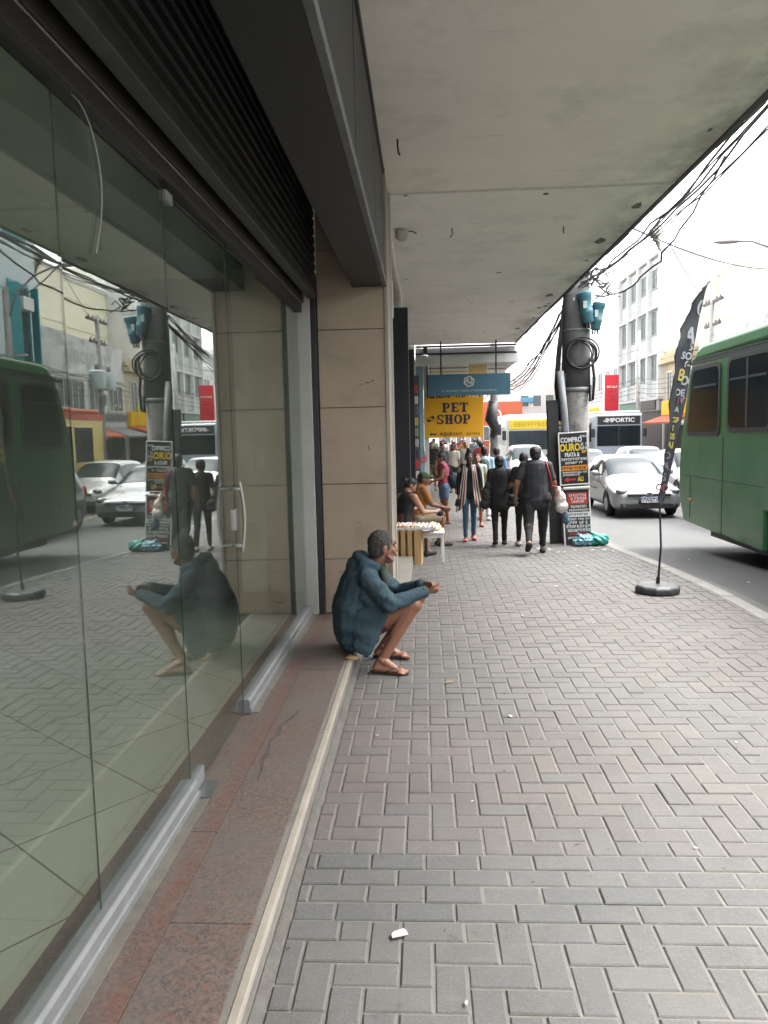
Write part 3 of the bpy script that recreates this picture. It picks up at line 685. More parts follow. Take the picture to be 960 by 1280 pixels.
ar = MB().prism([(.15, 1.70), (.22, 1.745), (.22, 1.72), (.36, 1.72), (.36, 1.68), (.22, 1.68), (.22, 1.655)], 'y', 21.893, 21.9); sp2(ar.build('arrow', M_sb, ps))
rt = Matrix.Rotation(R(-20), 3, 'Y')
bk = MB().box(.09, .31, 21.893, 21.8995, 2.07, 2.19, rot=rt); bk.cur = 1; bk.lathe([(.001, 0), (.035, .0), (.035, .001)], (0, 0, 0), 12); o = bk
pic = sp2(MB().box(.09, .31, 21.893, 21.8995, 2.07, 2.19, rot=rt).build('banknote_picture', M_sb, ps))
d = MB().ball((.20, 21.893, 2.13), (.035, .002, .035)).box(.105, .155, 21.891, 21.8928, 2.125, 2.165, rot=rt).box(.245, .295, 21.891, 21.8928, 2.10, 2.14, rot=rt).build('picture_detail', M_sy, pic)
sp2(MB().box(.10, .13, 21.93, 21.97, 2.7, 3.62).box(1.57, 1.60, 21.93, 21.97, 2.7, 3.62).build('hanger', M_black, ps))
aq = tag(empty('aquarium_sign', (.9, 22.4, 2.85)), 'white signboard with cut off dark and green letters, squeezed between the blue and yellow signs', 'sign')
IB3 = Matrix.Translation((-.9, -22.4, -2.85))
o = MB().box(.06, 1.72, 22.4, 22.45, 2.55, 3.1).build('board', mat('sign_yellow_pale', (.78, .45, .03), .5), aq); o.matrix_parent_inverse = IB3
o = merge_text([(('Aqua', 'a', .30, M_sb), dict(mtx=at(.46, 22.393, 2.76), bold=.02))], 'lettering', M_sb, aq); o.matrix_parent_inverse = IB3
o = merge_text([(('Verde', 'a', .28, M_sb), dict(mtx=at(1.0, 22.393, 2.76), bold=.015))], 'lettering', mat('sign_green', (.03, .12, .05), .5), aq)
o.matrix_parent_inverse = IB3; bpy.data.objects.remove(o)
sc = MB(); scribble(sc, .86, 1.25, 2.66, 2.86, 22.4, 4); o = sc.build('green_lettering', mat('sign_green', (.03, .12, .05), .5), aq); o.matrix_parent_inverse = IB3
sc = MB(); scribble(sc, 1.3, 1.68, 2.66, 2.80, 22.4, 8); o = sc.build('pale_lettering', M_pale, aq); o.matrix_parent_inverse = IB3
o = MB().box(.2, .23, 22.41, 22.44, 3.1, 3.63).box(1.5, 1.53, 22.41, 22.44, 3.1, 3.63).build('hanger', M_black, aq); o.matrix_parent_inverse = IB3
# ================================================================ BUILDINGS ACROSS THE STREET
M_pane = mat('window_pane', (.05, .06, .065), .08, (.09, .10, .10), nscale=.8, spec=.8)
M_pane_l = mat('window_pane_pale', (.13, .16, .16), .1, (.07, .09, .09), nscale=.6, spec=.8)
FX = 14.0
def bld(name, label, y0, y1, h, m, fx=FX, depth=12, par=None, base=-.6):
    e = tag(empty(name, (fx, y0, -.3)), label, 'building')
    e['inv'] = 0
    mb = MB().box(fx, fx+depth, y0+.01, y1-.01, base, h)
    bpart(e, mb, 'wall', m)
    return e
def bpart(e, mb, name, m, parent=None, **k):
    o = mb.build(name, m, parent or e, **k)
    if parent is None: o.matrix_parent_inverse = Matrix.Translation(-Vector(e.location))
    return o
def window(e, fx, yc, zc, w, h, mf, mp, bars=1, shut=None, t=.07):
    f = MB()
    y0, y1, z0, z1 = yc-w/2, yc+w/2, zc-h/2, zc+h/2
    f.box(fx-.05, fx-.001, y0-t, y0, z0-t, z1+t).box(fx-.05, fx-.001, y1, y1+t, z0-t, z1+t).box(fx-.05, fx-.001, y0, y1, z1, z1+t).box(fx-.07, fx-.001, y0, y1, z0-t, z0)
    for k in range(bars):
        yy = y0+(k+1)*w/(bars+1); f.box(fx-.04, fx-.001, yy-.025, yy+.025, z0, z1)
    o = bpart(e, f, 'window', mf)
    bpart(e, MB().box(fx-.012, fx-.002, y0, y1, z0, z1), 'pane', mp, o)
    return o
def shopfront(e, fx, y0, y1, z1, sign, signm, dark=M_black, awn=None):
    bpart(e, MB().box(fx-.03, fx-.001, y0+.2, y1-.2, -.1, z1), 'shop_opening', dark)
    if sign:
        s = bpart(e, MB().box(fx-.22, fx-.002, y0+.15, y1-.15, z1+.05, z1+.85), 'shop_sign', signm, bevel=.02)
    if awn is not None:
        bpart(e, MB().prism([(fx-.0015, z1+.1), (fx-1.3, z1-.35), (fx-1.3, z1-.45), (fx-.0015, z1-.05)], 'y', y0+.1, y1-.1), 'awning', awn)
M_blue = mat('pale_blue_wall', (.58, .66, .68), .8, (.50, .58, .60), nscale=.5, c3=(.45, .5, .5), n3scale=.8)
M_teal = mat('teal_paint', (.03, .30, .34), .5, nscale=2)
M_cream = mat('cream_wall', (.84, .80, .64), .85, (.80, .76, .60), nscale=.3, bump=.1)
M_brickw = mat('white_brick', (.60, .59, .58), .85, (.48, .475, .47), nscale=1.5, c3=(.27, .265, .26))
M_beige = mat('beige_wall', (.44, .375, .27), .85, (.36, .31, .23), nscale=.8, c3=(.25, .22, .18))
M_lgrey = mat('light_grey_wall', (.60, .60, .585), .8, (.53, .535, .52), nscale=.6, c3=(.46, .465, .455))
M_grey = mat('grey_wall', (.33, .33, .32), .85, (.25, .25, .24), nscale=.7)
# near block, seen only in the bus windows
e = bld('grey_apartment_block', 'plain grey block across the street, hidden behind the green bus', 6, 19.5, 8.0, M_grey)
for k in range(4):
    window(e, FX, 8+k*3.2, 5.6, 1.6, 1.5, M_white, M_pane)
    shopfront(e, FX, 6.4+k*3.2, 9.4+k*3.2, 2.7, True, mat('sign_plain_%s' % 'abcd'[k], [(.5, .05, .04), (.05, .15, .4), (.7, .6, .1), (.5, .5, .5)][k], .5))
e = bld('pale_blue_house', 'tall pale blue building with teal window frames, reflected at the edge of the shop glass', 19.5, 31.0, 15.5, M_blue)
for zc in (6.3, 10.6, 13.6):
    for yc in (21.6, 25.4, 29.4):
        o = window(e, FX, yc, zc, 1.25, 2.9 if zc < 7 else 1.9, M_teal, M_pane, t=.14)
        for s in (-1, 1):
            bpart(e, MB().box(FX-.5, FX-.06, yc+s*.78-.03, yc+s*.78+.03, zc-(1.45 if zc < 7 else .95), zc+(1.45 if zc < 7 else .95), rot=Matrix.Rotation(R(25*s), 3, 'Z')), 'shutter', M_teal, o)
        bpart(e, MB().box(FX-.45, FX-.06, yc-.4, yc+.4, zc+.5, zc+1.0), 'air_conditioner', M_white, o, bevel=.02)
bpart(e, MB().box(FX-.25, FX-.001, 19.6, 30.9, 15.2, 15.8), 'cornice', M_white)
bpart(e, MB().box(FX-.12, FX-.001, 19.6, 30.9, 4.35, 4.6), 'ledge', M_white)
for k in range(3): shopfront(e, FX, 19.8+k*3.7, 23.3+k*3.7, 2.6, True, M_white if k != 1 else M_red)
ar = MB(); n = 14
poly = [(28.3+1.5*math.cos(math.pi*k/n), 3.4+1.3*math.sin(math.pi*k/n)) for k in range(n+1)]
ar.prism(poly, 'x', FX-1.1, FX-.13); bpart(e, ar, 'arched_awning', mat('awning_dark', (.05, .055, .06), .6), smooth='auto')
# the big plain cream hall set back behind the front row
e = bld('cream_hall', 'big plain cream windowless wall with a sunburst relief, behind the low white parapet', 31.2, 47.2, 10.3, M_cream, fx=17.0, depth=14)
for k in range(3): bpart(e, MB().box(16.96, 16.999, 31.3, 47.1, 6.2+k*1.55, 6.23+k*1.55), 'moulding', mat('cream_trim', (.66, .61, .44), .8))
sb = MB()
for k in range(11):
    a = R(5+k*8.5); 
    p0 = (16.985, 32.2+.55*math.cos(a), 7.0+.55*math.sin(a)); p1 = (16.985, 32.2+2.2*math.cos(a), 7.0+2.2*math.sin(a))
    sb.tube([p0, p1], [.02, .045], 5)
bpart(e, sb, 'sunburst_relief', mat('relief_brown', (.36, .33, .22), .8))
bpart(e, MB().box(16.9, 17.3, 31.15, 47.25, 10.3, 10.5), 'coping', M_lgrey)
e = bld('white_parapet_shops', 'low shop row with white brick parapet and faded lettering before the cream hall', 31.0, 40.5, 6.5, M_brickw, depth=2.6)
bpart(e, MB().box(FX-.10, FX-.001, 31.05, 40.45, 4.72, 4.84), 'ledge', M_dirtywhite)
gt = merge_text([(('Yoenjonljin', 'a', 1.35, M_dirtywhite), dict(mtx=Matrix.Translation((FX-.01, 36.2, 5.7)) @ Matrix.Rotation(R(-90), 4, 'Z') @ FRONT, bold=.0))], 'ghost_lettering', mat('ghost_letter', (.42, .40, .42), .9, nscale=3), e); gt.matrix_parent_inverse = Matrix.Translation(-Vector(e.location))
for k in range(4): window(e, FX, 32.4+k*2.3, 3.85, 1.7, 1.25, M_dirtywhite, M_pane, bars=2)
bpart(e, MB().box(FX-.14, FX-.002, 31.1, 40.4, 2.75, 3.05), 'dark_band', mat('band_grey', (.12, .12, .12), .8))
aw = [mat('awning_grey', (.2, .2, .2), .8), mat('awning_red', (.42, .09, .04), .7)]
for k in range(3): shopfront(e, FX, 31.2+k*3.1, 34.2+k*3.1, 2.3, False, None, dark=mat('shop_dark', (.05, .045, .04), .7), awn=aw[k % 2])
e = bld('beige_cornice_house', 'two storey beige house with a stained cornice, beside the tall gridded block', 40.5, 46.0, 6.1, M_beige, depth=11)
bpart(e, MB().box(FX-.35, FX+.0, 40.45, 46.05, 5.35, 5.6).box(FX-.2, FX+.0, 40.45, 46.05, 5.65, 5.85), 'cornice', mat('cornice_stained', (.40, .33, .21), .9, (.35, .3, .2), nscale=2), bevel=.03)
for yc in (41.7, 43.3, 44.9): window(e, FX, yc, 4.0, .8, 1.7, M_dirtywhite, M_pane_l)
shopfront(e, FX, 40.6, 45.9, 2.4, True, M_yellow, awn=aw[1])
bpart(e, MB().box(FX-1.0, FX-.25, 41.5, 41.6, 2.5, 3.5), 'yellow_sign', mat('sign_yellow_bright', (.85, .6, .02), .5))
# tall gridded block
e = bld('gridded_office_block', 'tall white office block with a grid of fins and window bays, behind the black flag', 46.0, 55.6, 12.0, M_lgrey, depth=14)
nb_, by0, by1 = 4, 46.15, 55.45; bw = (by1-by0)/nb_
for k in range(nb_+1):
    bpart(e, MB().box(FX-.35, FX-.001, by0+k*bw-.09, by0+k*bw+.09, 3.5, 12.05), 'fin', mat('fin_white', (.60, .61, .60), .7))
for z in (3.5, 6.15, 8.85, 11.9):
    bpart(e, MB().box(FX-.30, FX-.002, by0-.1, by1+.1, z-.09, z+.09), 'floor_band', mat('band_white', (.46, .47, .46), .7))
for k in range(nb_):
    for z in (3.6, 6.25, 8.95):
        bpart(e, MB().box(FX-.12, FX-.003, by0+k*bw+.1, by0+(k+1)*bw-.1, z+.05, z+.95), 'spandrel', mat('spandrel', (.42, .44, .43), .7))
        window(e, FX-.06, by0+(k+.5)*bw, z+1.72, bw-.5, 1.35, mat('frame_pale', (.34, .37, .36), .6), M_pane_l, bars=2, t=.05)
    bpart(e, MB().box(FX-.12, FX-.003, by0+k*bw+.1, by0+(k+1)*bw-.1, 11.1, 11.7), 'spandrel', mat('spandrel', (.42, .44, .43)))
shopfront(e, FX, 46.1, 50.6, 2.7, True, mat('sign_grey', (.25, .26, .26), .6)); shopfront(e, FX, 50.8, 55.4, 2.7, True, mat('sign_green_dull', (.12, .2, .15), .6))
rs = bpart(e, MB().box(FX-.28, FX-.225, 46.8, 49.9, 2.85, 3.4), 'red_lettering_sign', mat('sign_dark', (.03, .03, .03), .5))
t = tag(MB().box(11.35, 12.22, 49.3, 49.42, 2.75, 5.1).build('red_banner_sign', mat('sign_red', (.48, .012, .03), .5, (.42, .012, .027), nscale=1), bevel=.02), 'tall plain red vertical sign projecting from the gridded block', 'sign')
MB().box(11.29, 11.345, 49.29, 49.43, 2.7, 5.15).build('edge', M_white, t); MB().box(12.22, 14.0, 49.34, 49.38, 4.6, 4.66).build('bracket', M_steel, t)
sc = MB(); scribble(sc, 11.5, 12.1, 4.3, 4.42, 49.3, 6, .3); sc.build('lettering', M_white, t)
# further along
far = [('far_white_shops', 'white two storey shop row beyond the gridded block', 55.7, 68, 7.0, M_brickw), ('far_grey_shops', 'grey three storey shop row at the far end across the street', 68, 84, 9.5, M_lgrey)]
for nme, lb, a, c, h, m in far:
    e = bld(nme, lb, a, c, h, m)
    k = a+1.5
    while k < c-1.4: 
        window(e, FX, k, h-1.6, 1.3, 1.3, M_white, M_pane_l); k += 2.5
    shopfront(e, FX, a+.2, (a+c)/2, 2.6, True, M_white); shopfront(e, FX, (a+c)/2, c-.2, 2.6, True, M_yellow)
# street end
def endb(name, label, x0, x1, y, h, m, win=None, signs=()):
    e = tag(empty(name, ((x0+x1)/2, y, -.3)), label, 'building'); bpart(e, MB().box(x0+.01, x1-.01, y, y+9, -.6, h), 'wall', m)
    if win:
        nx, nz_, w, hh, z0 = win
        for i in range(nx):
            for j in range(nz_):
                xc = x0+(i+.5)*(x1-x0)/nx; zc = z0+j*(hh+1.1)
                o = bpart(e, MB().box(xc-w/2-.08, xc+w/2+.08, y-.06, y-.001, zc-.08, zc+hh+.08), 'window', M_white); bpart(e, MB().box(xc-w/2, xc+w/2, y-.07, y-.0605, zc, zc+hh), 'pane', M_pane_l, o)
    for (a, c, z0, z1, mm) in signs: bpart(e, MB().box(a, c, y-.2, y-.005, z0, z1), 'shop_sign', mm, bevel=.02)
    return e
M_orange = mat('orange_wall', (.45, .105, .05), .8, (.40, .095, .045), nscale=.4)
e = endb('orange_corner_shop', 'orange painted shop closing the street beyond the walking crowd', 5.2, 9.6, 76, 4.6, M_orange, (2, 1, .9, 1.3, .9))
em = MB()
for k in range(24):
    a0, a1 = 2*math.pi*k/24, 2*math.pi*(k+1)/24
    em.add([(6.9+r*math.cos(a), 75.98, 3.3+r*math.sin(a)) for a, r in ((a0, .55), (a1, .55), (a1, .68), (a0, .68))], [(0, 1, 2, 3)])
bpart(e, em, 'round_emblem', M_white)
endb('pale_market_hall', 'pale building with brown shutters beside the orange shop, far end of street', 1.4, 5.2, 70, 4.4, mat('pale_wall', (.38, .34, .30), .8, (.27, .24, .21), nscale=1.2), (3, 1, .7, 1.6, .8), [(3.2, 4.9, 2.9, 3.4, M_red)])
endb('white_end_house', 'white house with a blue plaque beyond the orange shop, far end of street', 9.7, 13.5, 80, 8.0, M_lgrey, (3, 2, .8, 1.1, 2.0), [(9.9, 11.2, 4.6, 5.1, mat('plaque_blue', (.08, .28, .40), .5))])
endb('tall_white_end_block', 'pale tall block with a yellow rooftop sign at the far end of the street', 8.5, 14.5, 98, 9.5, mat('pale_wall_b', (.44, .43, .41), .8, nscale=.4), (4, 3, .9, 1.1, 2.0))
endb('cream_end_block', 'cream block far behind the utility pole, at the end of the street', 14.6, 24, 95, 8.2, M_beige, (5, 2, 1.0, 1.2, 2.5), [(15, 19, 3.6, 4.4, mat('plaque_blue2', (.15, .3, .45), .5)), (19.4, 21.2, 6.0, 7.4, M_yellow)])
endb('arcade_end_block', 'white low block closing our pavement far behind the crowd', -9, 1.3, 66, 5.0, M_lgrey, (3, 1, .9, 1.2, 2.6))
t = tag(empty('yellow_roof_sign', (11.6, 84, 6.0)), 'bright yellow fascia sign high at the far end, left of the utility pole', 'sign')
for mb, nme, m in ((MB().box(11.0, 13.6, 84, 84.15, 6.3, 7.35), 'board', mat('sign_yellow_bright', (.85, .6, .02))), (MB().box(11.2, 12.2, 83.98, 84.16, 6.0, 6.35), 'lower_board', mat('sign_yellow_bright', (.85, .6, .02))), (MB().box(12.2, 12.35, 84.0, 84.12, -.4, 6.3), 'post', M_steel)):
    o = mb.build(nme, m, t); o.matrix_parent_inverse = Matrix.Translation(-Vector(t.location))

# ================================================================ POLES AND WIRES
M_polec = mat('pole_concrete', (.30, .29, .27), .9, (.19, .185, .175), nscale=5, namount=.9, bump=.9, bscale=30, c3=(.09, .09, .085), n3scale=4.5)
PX, PY = 2.66, 13.66
up = tag(empty('utility_pole', (PX, PY, gz(PY))), 'thick concrete utility pole by the kerb with coiled cable and two blue junction boxes', 'utility pole')
IU = Matrix.Translation(-Vector(up.location))
def upp(mb, name, m, par=None, **k):
    o = mb.build(name, m, par or up, **k)
    if par is None: o.matrix_parent_inverse = IU
    return o
upp(MB().tube([(PX-.02, PY, -.5), (PX-.02, PY, 2.0), (PX, PY, 5.0), (PX, PY, 9.5)], [.25, .235, .21, .17], 24), 'pole_shaft', M_polec, smooth=True)
M_sleeve = mat('pole_sleeve', (.065, .066, .067), .7, (.10, .10, .10), nscale=4, namount=.8, bump=.2)
upp(MB().tube([(PX-.01, PY, 2.44), (PX-.01, PY, 3.0), (PX, PY, 4.03)], [.246, .24, .235], 24), 'sleeve', M_sleeve, smooth=True)
for bp_ in ([(PX-.01, PY, 2.40), (PX-.01, PY, 2.47)], [(PX-.005, PY, 3.42), (PX-.005, PY, 3.46)]): upp(MB().tube(bp_, .252 if bp_[0][2] < 3 else .241, 24), 'band', mat('band_alu', (.20, .20, .20), .6), smooth=True)
coil = MB()
for k in range(5):
    pts = []; rr = .20+.016*k
    for i in range(33):
        a = 2*math.pi*i/32; pts.append((PX-.01+rr*math.cos(a)*1.05+.012*k, PY-.27-.018*(k % 3)+.03*math.sin(3*a+k), 3.02+.02*math.sin(k*2.)+rr*math.sin(a)))
    coil.tube(pts, .014, 6, caps=False)
upp(coil, 'cable_coil', M_wire, smooth=True)
coil = MB()
for k in range(3):
    pts = [(PX+.23, PY-.12-.03*k, 3.0), (PX+.27, PY-.14-.03*k, 2.6), (PX+.24, PY-.16-.03*k, 2.25), (PX+.19, PY-.17-.03*k, 2.22), (PX+.20, PY-.16-.03*k, 2.5)]
    coil.tube(pts, .017, 6)
for k in range(4):
    coil.tube([(PX-.27-.02*k, PY-.12, 1.9), (PX-.34-.015*k, PY-.1, 2.5), (PX-.28-.02*k, PY-.05, 3.1), (PX-.22, PY-.05, 4.05)], .016, 6)
upp(coil, 'riser_cable', M_wire, smooth=True)
M_jb = mat('junction_blue', (.045, .17, .225), .45, (.07, .13, .15), nscale=9, namount=.8)
def jbox(c, tilt, s):
    c = Vector(c); q = Matrix.Rotation(R(tilt), 3, 'Y'); ax = q @ Vector((0, 0, 1))
    mb = MB(); prof = [(-.27, .085), (-.25, .10), (-.12, .105), (-.10, .118), (-.05, .118), (-.03, .108), (.17, .118), (.19, .135), (.27, .135), (.29, .11)]
    pts = [c+ax*(a*s) for a, r in prof]; mb.tube(pts, [r*s for a, r in prof], 16)
    o = upp(mb, 'junction_box', M_jb, smooth='auto')
    dt = MB()
    for k in range(3): dt.cyl(c+ax*(-.27*s)+Vector((.05*(k-1)*s, 0, 0)), c+ax*(-.36*s)+Vector((.05*(k-1)*s, 0, 0)), .018*s, n=8)
    upp(dt, 'cable_gland', M_black, o)
    upp(MB().box(c.x-.075*s, c.x-.005*s, c.y-.125*s, c.y-.10*s, c.z-.02, c.z+.10), 'plate', mat('jb_plate', (.40, .48, .46), .5), o)
jbox((PX+.10, PY-.29, 3.78), -9, .92); jbox((PX+.30, PY-.22, 3.64), 8, .82)
upp(MB().box(PX-.1, PX+.5, PY-.22, PY-.18, 3.92, 3.97), 'box_bracket', M_steel)
upp(MB().tube([(PX-.20, PY-.30, 1.2), (PX-.27, PY-.30, 2.1), (PX-.33, PY-.27, 2.74)], .062, 12), 'conduit', mat('conduit_grey', (.27, .29, .31), .5, (.2, .21, .22), nscale=6), smooth=True)
upp(MB().box(PX-.37, PX-.20, PY-.16, PY-.10, 2.35, 2.72), 'meter_box', M_black, bevel=.01)

def pole(name, label, x, y, h, r=.14, m=M_polec, group=None):
    e = tag(empty(name, (x, y, gz(y))), label, 'utility pole'); o = MB().tube([(x, y, -.5), (x, y, h)], [r, r*.65], 14).build('pole_shaft', m, e, smooth=True)
    o.matrix_parent_inverse = Matrix.Translation(-Vector(e.location)); return e
def addp(e, mb, name, m, par=None, **k):
    o = mb.build(name, m, par or e, **k)
    if par is None: o.matrix_parent_inverse = Matrix.Translation(-Vector(e.location))
    return o
lp = pole('street_lamp_pole', 'grey pole across the street with a curved lamp arm reaching over the bus roof', 11.6, 24.3, 6.7, .15)
addp(lp, MB().tube([(11.6, 24.3, 5.6), (11.2, 24.3, 6.5), (10.6, 24.3, 7.0), (9.9, 24.2, 7.22), (9.5, 24.2, 7.24)], .035, 8), 'lamp_arm', mat('arm_grey', (.2, .2, .2), .5), smooth=True)
addp(lp, MB().ball((9.15, 24.2, 7.24), (.42, .13, .07)), 'lamp_head', mat('lamp_grey', (.22, .22, .22), .5), smooth=True)
addp(lp, MB().box(11.0, 12.2, 24.25, 24.35, 4.5, 4.58), 'crossarm', M_conc)
p2 = pole('transformer_pole', 'concrete pole across the street with two crossarms and grey transformers', 11.6, 32.0, 6.9, .15)
for z, w in ((6.65, 1.0), (5.75, .8)): addp(p2, MB().box(11.55, 11.65, 32-w, 32+w, z, z+.1), 'crossarm', mat('arm_dark', (.12, .11, .10), .8))
for z in (6.75, 5.85):
    for q in (-.8, -.4, .4, .75): addp(p2, MB().lathe([(.02, 0), (.045, .02), (.03, .06), (.04, .09), (.01, .12)], (11.6, 32+q*(1 if z > 6 else .9), z), 8), 'insulator', mat('insulator', (.10, .08, .07), .4))
for q, s in ((-.62, .36), (.6, .26)):
    tr = addp(p2, MB().tube([(11.45, 32+q, 3.85), (11.45, 32+q, 3.9), (11.45, 32+q, 4.55), (11.45, 32+q, 4.62)], [s*.9, s, s, s*.8], 14), 'transformer', mat('transformer_grey', (.42, .47, .48), .5, nscale=4), smooth='auto')
    for k in range(3): addp(p2, MB().cyl((11.45, 32+q-.15+.15*k, 4.6), (11.45, 32+q-.15+.15*k, 4.85), .03, .02, 8), 'bushing', M_black, tr)
addp(p2, MB().box(11.3, 11.5, 31.8, 32.2, 3.2, 3.6), 'switch_box', M_grey)
p3 = pole('slim_pole', 'slim concrete pole across the street standing before the gridded block', 11.7, 43.0, 7.0, .12)
p4 = pole('kerb_pole', 'dark cluttered utility pole further along our kerb beside the yellow sign', 2.75, 30.5, 8.0, .17)
addp(p4, MB().tube([(2.72, 30.2, 2.9), (2.6, 30.1, 2.2), (2.8, 30.15, 1.8), (2.62, 30.1, 1.5)], [.2, .24, .18, .1], 8), 'cable_bundle', M_wire, smooth=True)
addp(p4, MB().box(2.5, 2.75, 30.0, 30.3, 2.3, 2.9).box(2.72, 2.98, 30.1, 30.3, 1.6, 2.0), 'box', M_black)

def catenary(p, q, sag, n=14, wob=0., seed=0):
    p, q = Vector(p), Vector(q); r = random.Random(seed); out = []
    for i in range(n+1):
        t = i/n; v = p.lerp(q, t); v.z -= sag*4*t*(1-t)
        if wob and 0 < i < n: v += Vector((r.gauss(0, wob), 0, r.gauss(0, wob)))
        out.append(v)
    return out
def wire(pts, r, label, name='cable', group=None):
    return tag(MB().tube(pts, r, 6).build(name, M_wire, smooth=True), label, 'cable', group)
G = 'overhead cables along the canopy edge'
# the thick run beside the canopy: from beyond the frame over the camera's right to the pole, then on down the street
L = ['black telephone cable running beside the canopy edge to the utility pole']
for k in range(6):
    y0 = 3.0; a = (2.72+.05*k, y0, 4.72+.045*(k*7 % 5)); bb = (PX+.06*(k % 3)-.02, PY-.25, 4.12+.05*(k % 4))
    wire(catenary(a, bb, .28+.07*(k % 4), 18, .014, k), .008 if k % 2 else .012, L[0], group=G)
for k in range(9):
    a = (PX-.05, PY+.25, 4.0+.03*k); bb = (2.7+.03*k, 30.3, 3.6+.12*(k % 5))
    wire(catenary(a, bb, .55+.16*(k % 5), 18, .015, 20+k), .009 if k % 3 else .015, 'black sagging cable from the utility pole to the next pole down the pavement', group='sagging cables beyond the utility pole')
tangle = MB()
r = random.Random(4)
for k in range(14):
    pts = []; p = Vector((PX+r.uniform(-.05, .5), PY-.22+r.uniform(-.1, .1), 4.12+r.uniform(-.06, .3)))
    for i in range(7): pts.append(p.copy()); p = p+Vector((r.uniform(-.14, .16), r.uniform(-.05, .05), r.uniform(-.12, .12)))
    tangle.tube(pts, r.choice([.01, .014, .02]), 5)
upp(tangle, 'cable_tangle', M_wire, smooth=True)
wire(catenary((2.95, 7.9, 4.35), (PX+.3, PY-.2, 4.0), .42, 18, .02, 77), .012, 'loose black cable drooping in loops between the canopy edge and blue boxes')
wire(catenary((2.75, 10.5, 4.35), (11.6, 24.3, 6.6), .35), .012, 'black cable crossing the street from the canopy to the lamp pole')
wire(catenary((2.8, 10.0, 4.55), (11.6, 32, 6.6), .25), .008, 'thin cable crossing the street from the canopy to the transformer pole')
for k in range(5):
    wire(catenary((11.55, 24.3, 4.0+.16*k), (11.55, 32.0, 3.6+.22*k), .25), .014, 'cable strung between the two poles across the street', group='cables across the street')
for k in range(4):
    wire(catenary((11.55, 32.0, 3.7+.22*k), (11.7, 43.0, 3.7+.25*k), .3), .014, 'cable strung from the transformer pole to the slim pole', group='cables further across the street')
for k in range(4):
    wire(catenary((11.7, 43.0, 3.7+.25*k), (11.7, 75.0, 4.4+.25*k), .4), .016, 'cable running on from the slim pole to the far end', group='cables at the far end')
for k in range(4):
    wire(catenary((2.75, 30.5, 3.4+.25*k), (3.2, 70, 4.2+.2*k), .5), .016, 'cable running from the cluttered kerb pole to the far end', group='far cables on our side')
wire(catenary((2.75, 30.3, 4.4), (11.7, 43, 6.0), .4), .014, 'cable crossing the far street between kerb pole and slim pole')
# torn plastic caught on a cable
pb_ = MB(); r = random.Random(3)
pb_.ball((2.84, 9.75, 4.08), (.05, .06, .09)); pb_.ball((2.87, 9.75, 4.02), (.035, .04, .10)); pb_.ball((2.80, 9.76, 4.10), (.04, .05, .06)); pb_.cap((2.86, 9.75, 4.0), (2.90, 9.75, 3.88), .03, .008); pb_.cap((2.83, 9.75, 4.12), (2.88, 9.75, 4.22), .03, .012)
def crumple(co): return .012*np.sin(co[:, 0]*90+3*np.sin(co[:, 2]*55))*np.cos(co[:, 2]*70)
tag(blob(pb_, 'plastic_scrap', mat('plastic_scrap', (.42, .40, .36), .5, (.3, .28, .25), nscale=30), voxel=.01, smooth=1, disp=crumple), 'torn grey plastic scrap caught on the overhead cable', 'plastic scrap')
# ================================================================ VEHICLES
M_tyre = mat('tyre', (.014, .014, .014), .85, bump=.2); M_rim = mat('rim', (.38, .39, .40), .35, metal=.8)
M_trim = mat('black_trim', (.016, .016, .017), .55); M_lamp = mat('lamp_lens', (.15, .155, .16), .12, (.06, .065, .068), nscale=18, coat=.6)
M_wind = mat('windscreen', (.045, .058, .063), .16, (.02, .026, .03), nscale=1.3, spec=.10)
M_side = mat('car_side_glass', (.018, .022, .024), .05, spec=.8)
M_plate = mat('plate_white', (.70, .71, .70), .4); M_plateb = mat('plate_blue', (.02, .06, .30), .4)

